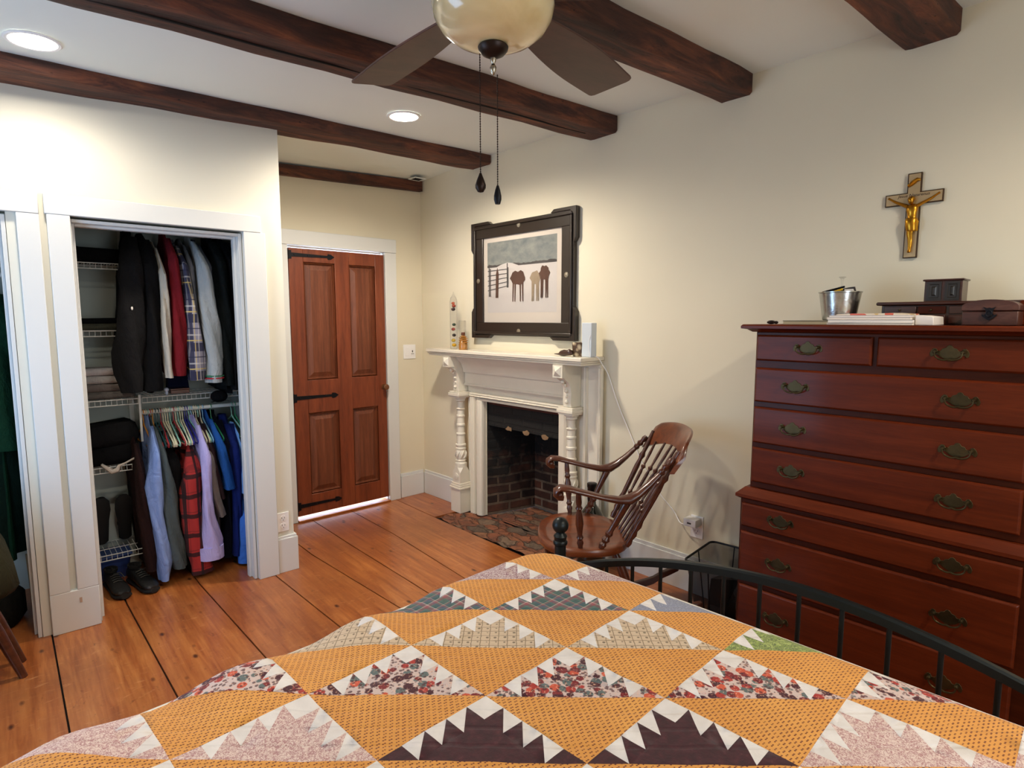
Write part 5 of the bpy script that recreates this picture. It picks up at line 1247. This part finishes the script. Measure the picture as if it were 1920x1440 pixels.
m=MB(); m.tube([(-.08,0,.0),(-.06,-.012,-.02),(-.035,-.016,-.045),(-.01,-.018,-.04),(.0,-.018,-.015),(.03,-.018,-.005),(.07,-.012,.012),(.1,-.005,.02)],[.006,.01,.014,.016,.008,.005,.006,.004],8); o=m.build('belt',plain('white_strap','c8beb4',.6)); o.location=(.45,3.915,.70); tag(o,'white strap curling over the front edge of fourth shelf','belt')
# shoes
def shoe(label,loc,rot,L=.29,W=.10,laces=True,high=.10):
    rt=thing('shoe',label,'shoe',loc,0); rt.rotation_euler=rot
    m=MB(); secs=[]
    prof=[(0,.030,.028),(.03,.036,.03),(.10,.032,.03),(.18,.040,.03),(.24,.044,.03),(.275,.036,.03),(.292,.018,.028)]
    m.loft([[ (w*math.cos(2*PI*k/16),-x+L/2,0+(.024 if False else 0)) for k in range(1)] for x,w,h in prof],cap=False) if False else None
    def sec(x,w,h0,h1,n=14):
        return [(w*math.cos(2*PI*k/n)*(1 if math.sin(2*PI*k/n)<0 else .9),L/2-x,(h0+h1)/2+(h1-h0)/2*math.sin(2*PI*k/n)) for k in range(n)]
    m.loft([sec(-.004,.02,0,.026),sec(.01,.036,0,.028),(sec(.08,.038,0,.026)),sec(.14,.040,0,.024),sec(.21,.05,0,.025),sec(.265,.044,0,.028),sec(.29,.02,.004,.03)]); m.build('sole',plain('rubber_sole','0e0e0f',.7) if 'rubber_sole' not in bpy.data.materials else bpy.data.materials['rubber_sole'],rt)
    m=MB()
    m.loft([sec(.002,.022,.02,high*.86),sec(.015,.034,.018,high),sec(.05,.036,.018,high*.98),sec(.085,.037,.018,high*.92),sec(.13,.039,.018,high*.82),sec(.17,.043,.018,.072),sec(.22,.047,.018,.058),sec(.26,.041,.018,.05),sec(.284,.022,.02,.04)]); m.build('upper',m_rubber,rt,ang=60)
    m=MB(); m.loft([[(w*math.cos(2*PI*k/16),L/2-.055+.045*math.sin(2*PI*k/16),z) for k in range(16)] for w,z in ((.031,high*.93),(.034,high+.008),(.028,high+.006),(.024,high-.004))],cap=True); m.build('collar',plain('shoe_lining','070707',.95) if 'shoe_lining' not in bpy.data.materials else bpy.data.materials['shoe_lining'],rt)
    if laces:
        m=MB()
        for x,h in ((.12,.088),(.14,.083),(.16,.078),(.18,.073)): m.tube([(-.022,L/2-x,h-.004),(0,L/2-x-.006,h+.003),(.022,L/2-x,h-.004)],.0028,6)
        m.tube([(-.004,L/2-.115,.094),(.03,L/2-.12,.092),(.04,L/2-.15,.07)],.0025,6)
        m.build('lace',plain('grey_lace','3a3b3a',.8) if 'grey_lace' not in bpy.data.materials else bpy.data.materials['grey_lace'],rt)
    return rt
shoe('black sneaker on closet floor, left one of the floor pair',(.385,3.80,.002),(0,0,R(8)))
shoe('black sneaker on closet floor, right one beside the blue shirt',(.505,3.78,.002),(0,0,R(14)))
shoe('black clog standing upright at left on the lowest shelf',(.365,4.06,.335),(R(-78),0,R(6)),laces=False,high=.08)
shoe('black slip-on shoe leaning upright at right on the lowest shelf',(.475,4.06,.335),(R(-74),0,R(-4)),laces=False,high=.09)
r=thing('storage_bin','blue plastic bin on closet floor under the shoe shelf','bin',(.36,4.08,.0)); m=MB(); m.loft([rc(a,b,.02,z) for a,b,z in ((.11,.07,.0),(.13,.085,.13))]); m.build('bin_body',plain('blue_bin','2a3f78',.4),r); m=MB(); m.box(-.135,-.09,.131,.135,.09,.14); m.build('bin_lid',plain('blue_lid','35508c',.4),r,bevel=.003)
# ---- left closet
rod3=thing('closet_rod','closet rod in the left closet holding the green robe','rod',(-.3,3.95,1.72)); m=MB(); m.turned((-.47,0,0),(.43,0,0),[(0,.014),(1,.014)],12); m.build('rod',m_whitewire,rod3)
wl=wshelf('white wire shelf high in the left closet above the green robe',-.76,.12,1.79); 
GR=fab('green_terry','0a2c1b',.3,b=.6,sc=200)
r1=garment('bath_robe','dark green bath robe hanging in the left closet','robe',[(1.62,-.06,.03),(1.5,-.10,.05),(1.24,-.12,.052),(1.0,-.12,.052),(.87,-.10,.035)],GR,3.73,hem=.30,seed=41)
r2=garment('bath_robe','lower dark green robe hem deeper in the left closet','robe',[(1.6,-.14,-.02),(1.2,-.16,.03),(.8,-.16,.05),(.33,-.15,.05)],fab('deep_green_terry','061a11',.3),3.84,hem=.28,seed=42,yr=.28)
for ch in list(r2.children):
    ch.parent=r1; ch.location=r2.location-r1.location; ch.name='robe_skirt'
bpy.data.objects.remove(r2)
r=thing('slat','pale wooden slat leaning inside the left closet','slat',(.035,3.80,0)); m=MB(); m.loft([[(-.012,-.006,0.0),(.002,-.006,0),(.002,.006,0),(-.012,.006,0)],[(-.022,.01,.31),(-.004,.01,.31),(-.004,.022,.31),(-.022,.022,.31)]]); m.build('slat_body',plain('pale_wood','8a7a5c',.6),r); 
# stool with clothes
r=thing('wooden_stool','wooden stool with splayed legs at left edge under draped clothes','stool',(-.27,3.20,0))
m=MB(); m.lathe([(0,.42),(.15,.42),(.165,.43),(.165,.445),(.15,.452),(0,.45)],(0,0,0),28); m.build('seat',m_seat,r)
for sx,sy in ((1,1),(1,-1),(-1,1),(-1,-1)):
    m=MB(); m.turned((sx*.11,sy*.06,.425),(sx*.24,sy*.075,0),[(0,.017),(.5,.021),(1,.015)],12); m.build('leg',m_chair,r)
def drape(name,label,cat,c,pts,mat):
    m=MB(); secs=[]
    for (z,x0,x1,y0,y1) in pts:
        N=22; secs.append([((x0+x1)/2+(x1-x0)/2*math.cos(2*PI*k/N)*(1+.05*math.sin(5*2*PI*k/N+z*9))-c[0],(y0+y1)/2+(y1-y0)/2*math.sin(2*PI*k/N)*(1+.05*math.sin(4*2*PI*k/N+z*7))-c[1],z-c[2]) for k in range(N)])
    m.loft(secs); o=m.build(name,mat,ang=70); o.location=c; return tag(o,label,cat)
drape('jacket','olive grey jacket heaped on the stool at left edge','jacket',(-.25,3.3,.455),[(.36,-.46,-.035,3.04,3.44),(.39,-.48,-.015,3.02,3.45),(.48,-.47,-.02,3.03,3.44),(.56,-.45,-.045,3.05,3.42),(.66,-.42,-.09,3.08,3.38),(.74,-.36,-.14,3.12,3.32),(.77,-.3,-.2,3.16,3.28)],fab('olive_canvas','2b2a1c',.2))
drape('trousers','navy trousers draped down the stool at left edge','trousers',(-.25,3.15,.3),[(.05,-.36,-.145,3.03,3.17),(.18,-.36,-.135,3.02,3.18),(.31,-.37,-.12,3.01,3.19)],fab('navy_trousers','090b18',.2))
drape('duffel_bag','dark bag on the left closet floor behind the stool','bag',(-.1,3.78,0),[(.0,-.22,-.02,3.66,3.9),(.03,-.25,.0,3.64,3.92),(.14,-.24,-.005,3.65,3.91),(.2,-.2,-.05,3.7,3.86)],fab('dark_bag','100e0a',.3))
# ---------------------------------------------------------------- light
def area(name,loc,rot,sx,sy,e,c):
    l=bpy.data.lights.new(name,'AREA'); l.shape='RECTANGLE'; l.size=sx; l.size_y=sy; l.energy=e; l.color=c
    o=bpy.data.objects.new(name,l); COL.objects.link(o); o.location=loc; o.rotation_euler=rot; return o
area('window_daylight',(-.90,2.45,1.22),(0,-PI/2,0),1.5,.95,WIN_E,(.42,.66,1))
area('rear_window_daylight',(.9,-1.70,1.35),(PI/2,0,0),1.1,1.4,WIN2_E,(.82,.92,1))
h=area('hallway_lamp',BK(1.95,-.7,2.25),(0,0,0),.9,.7,160,(.8,.88,1))
w=bpy.data.worlds.new('world'); scene.world=w; w.use_nodes=True
bg=w.node_tree.nodes['Background']; bg.inputs['Color'].default_value=(.75,.85,1,1); bg.inputs['Strength'].default_value=1.0
# ---------------------------------------------------------------- camera
cam=bpy.data.cameras.new('camera'); co=bpy.data.objects.new('camera',cam); COL.objects.link(co)
cam.sensor_width=36; cam.lens=36*1112/1920; cam.clip_start=.02
co.location=(0,0,1.5); co.rotation_euler=(PI/2-math.atan(122/1112),0,-R(40.65)); scene.camera=co
scene.view_settings.view_transform=VT; scene.view_settings.look=LOOK; scene.view_settings.exposure=EXPO
scene.cycles.max_bounces=8; scene.cycles.diffuse_bounces=5; scene.cycles.transparent_max_bounces=8
scene.cycles.use_denoising=True
scene.cycles.sample_clamp_indirect=6
scene.cycles.caustics_reflective=False; scene.cycles.caustics_refractive=False
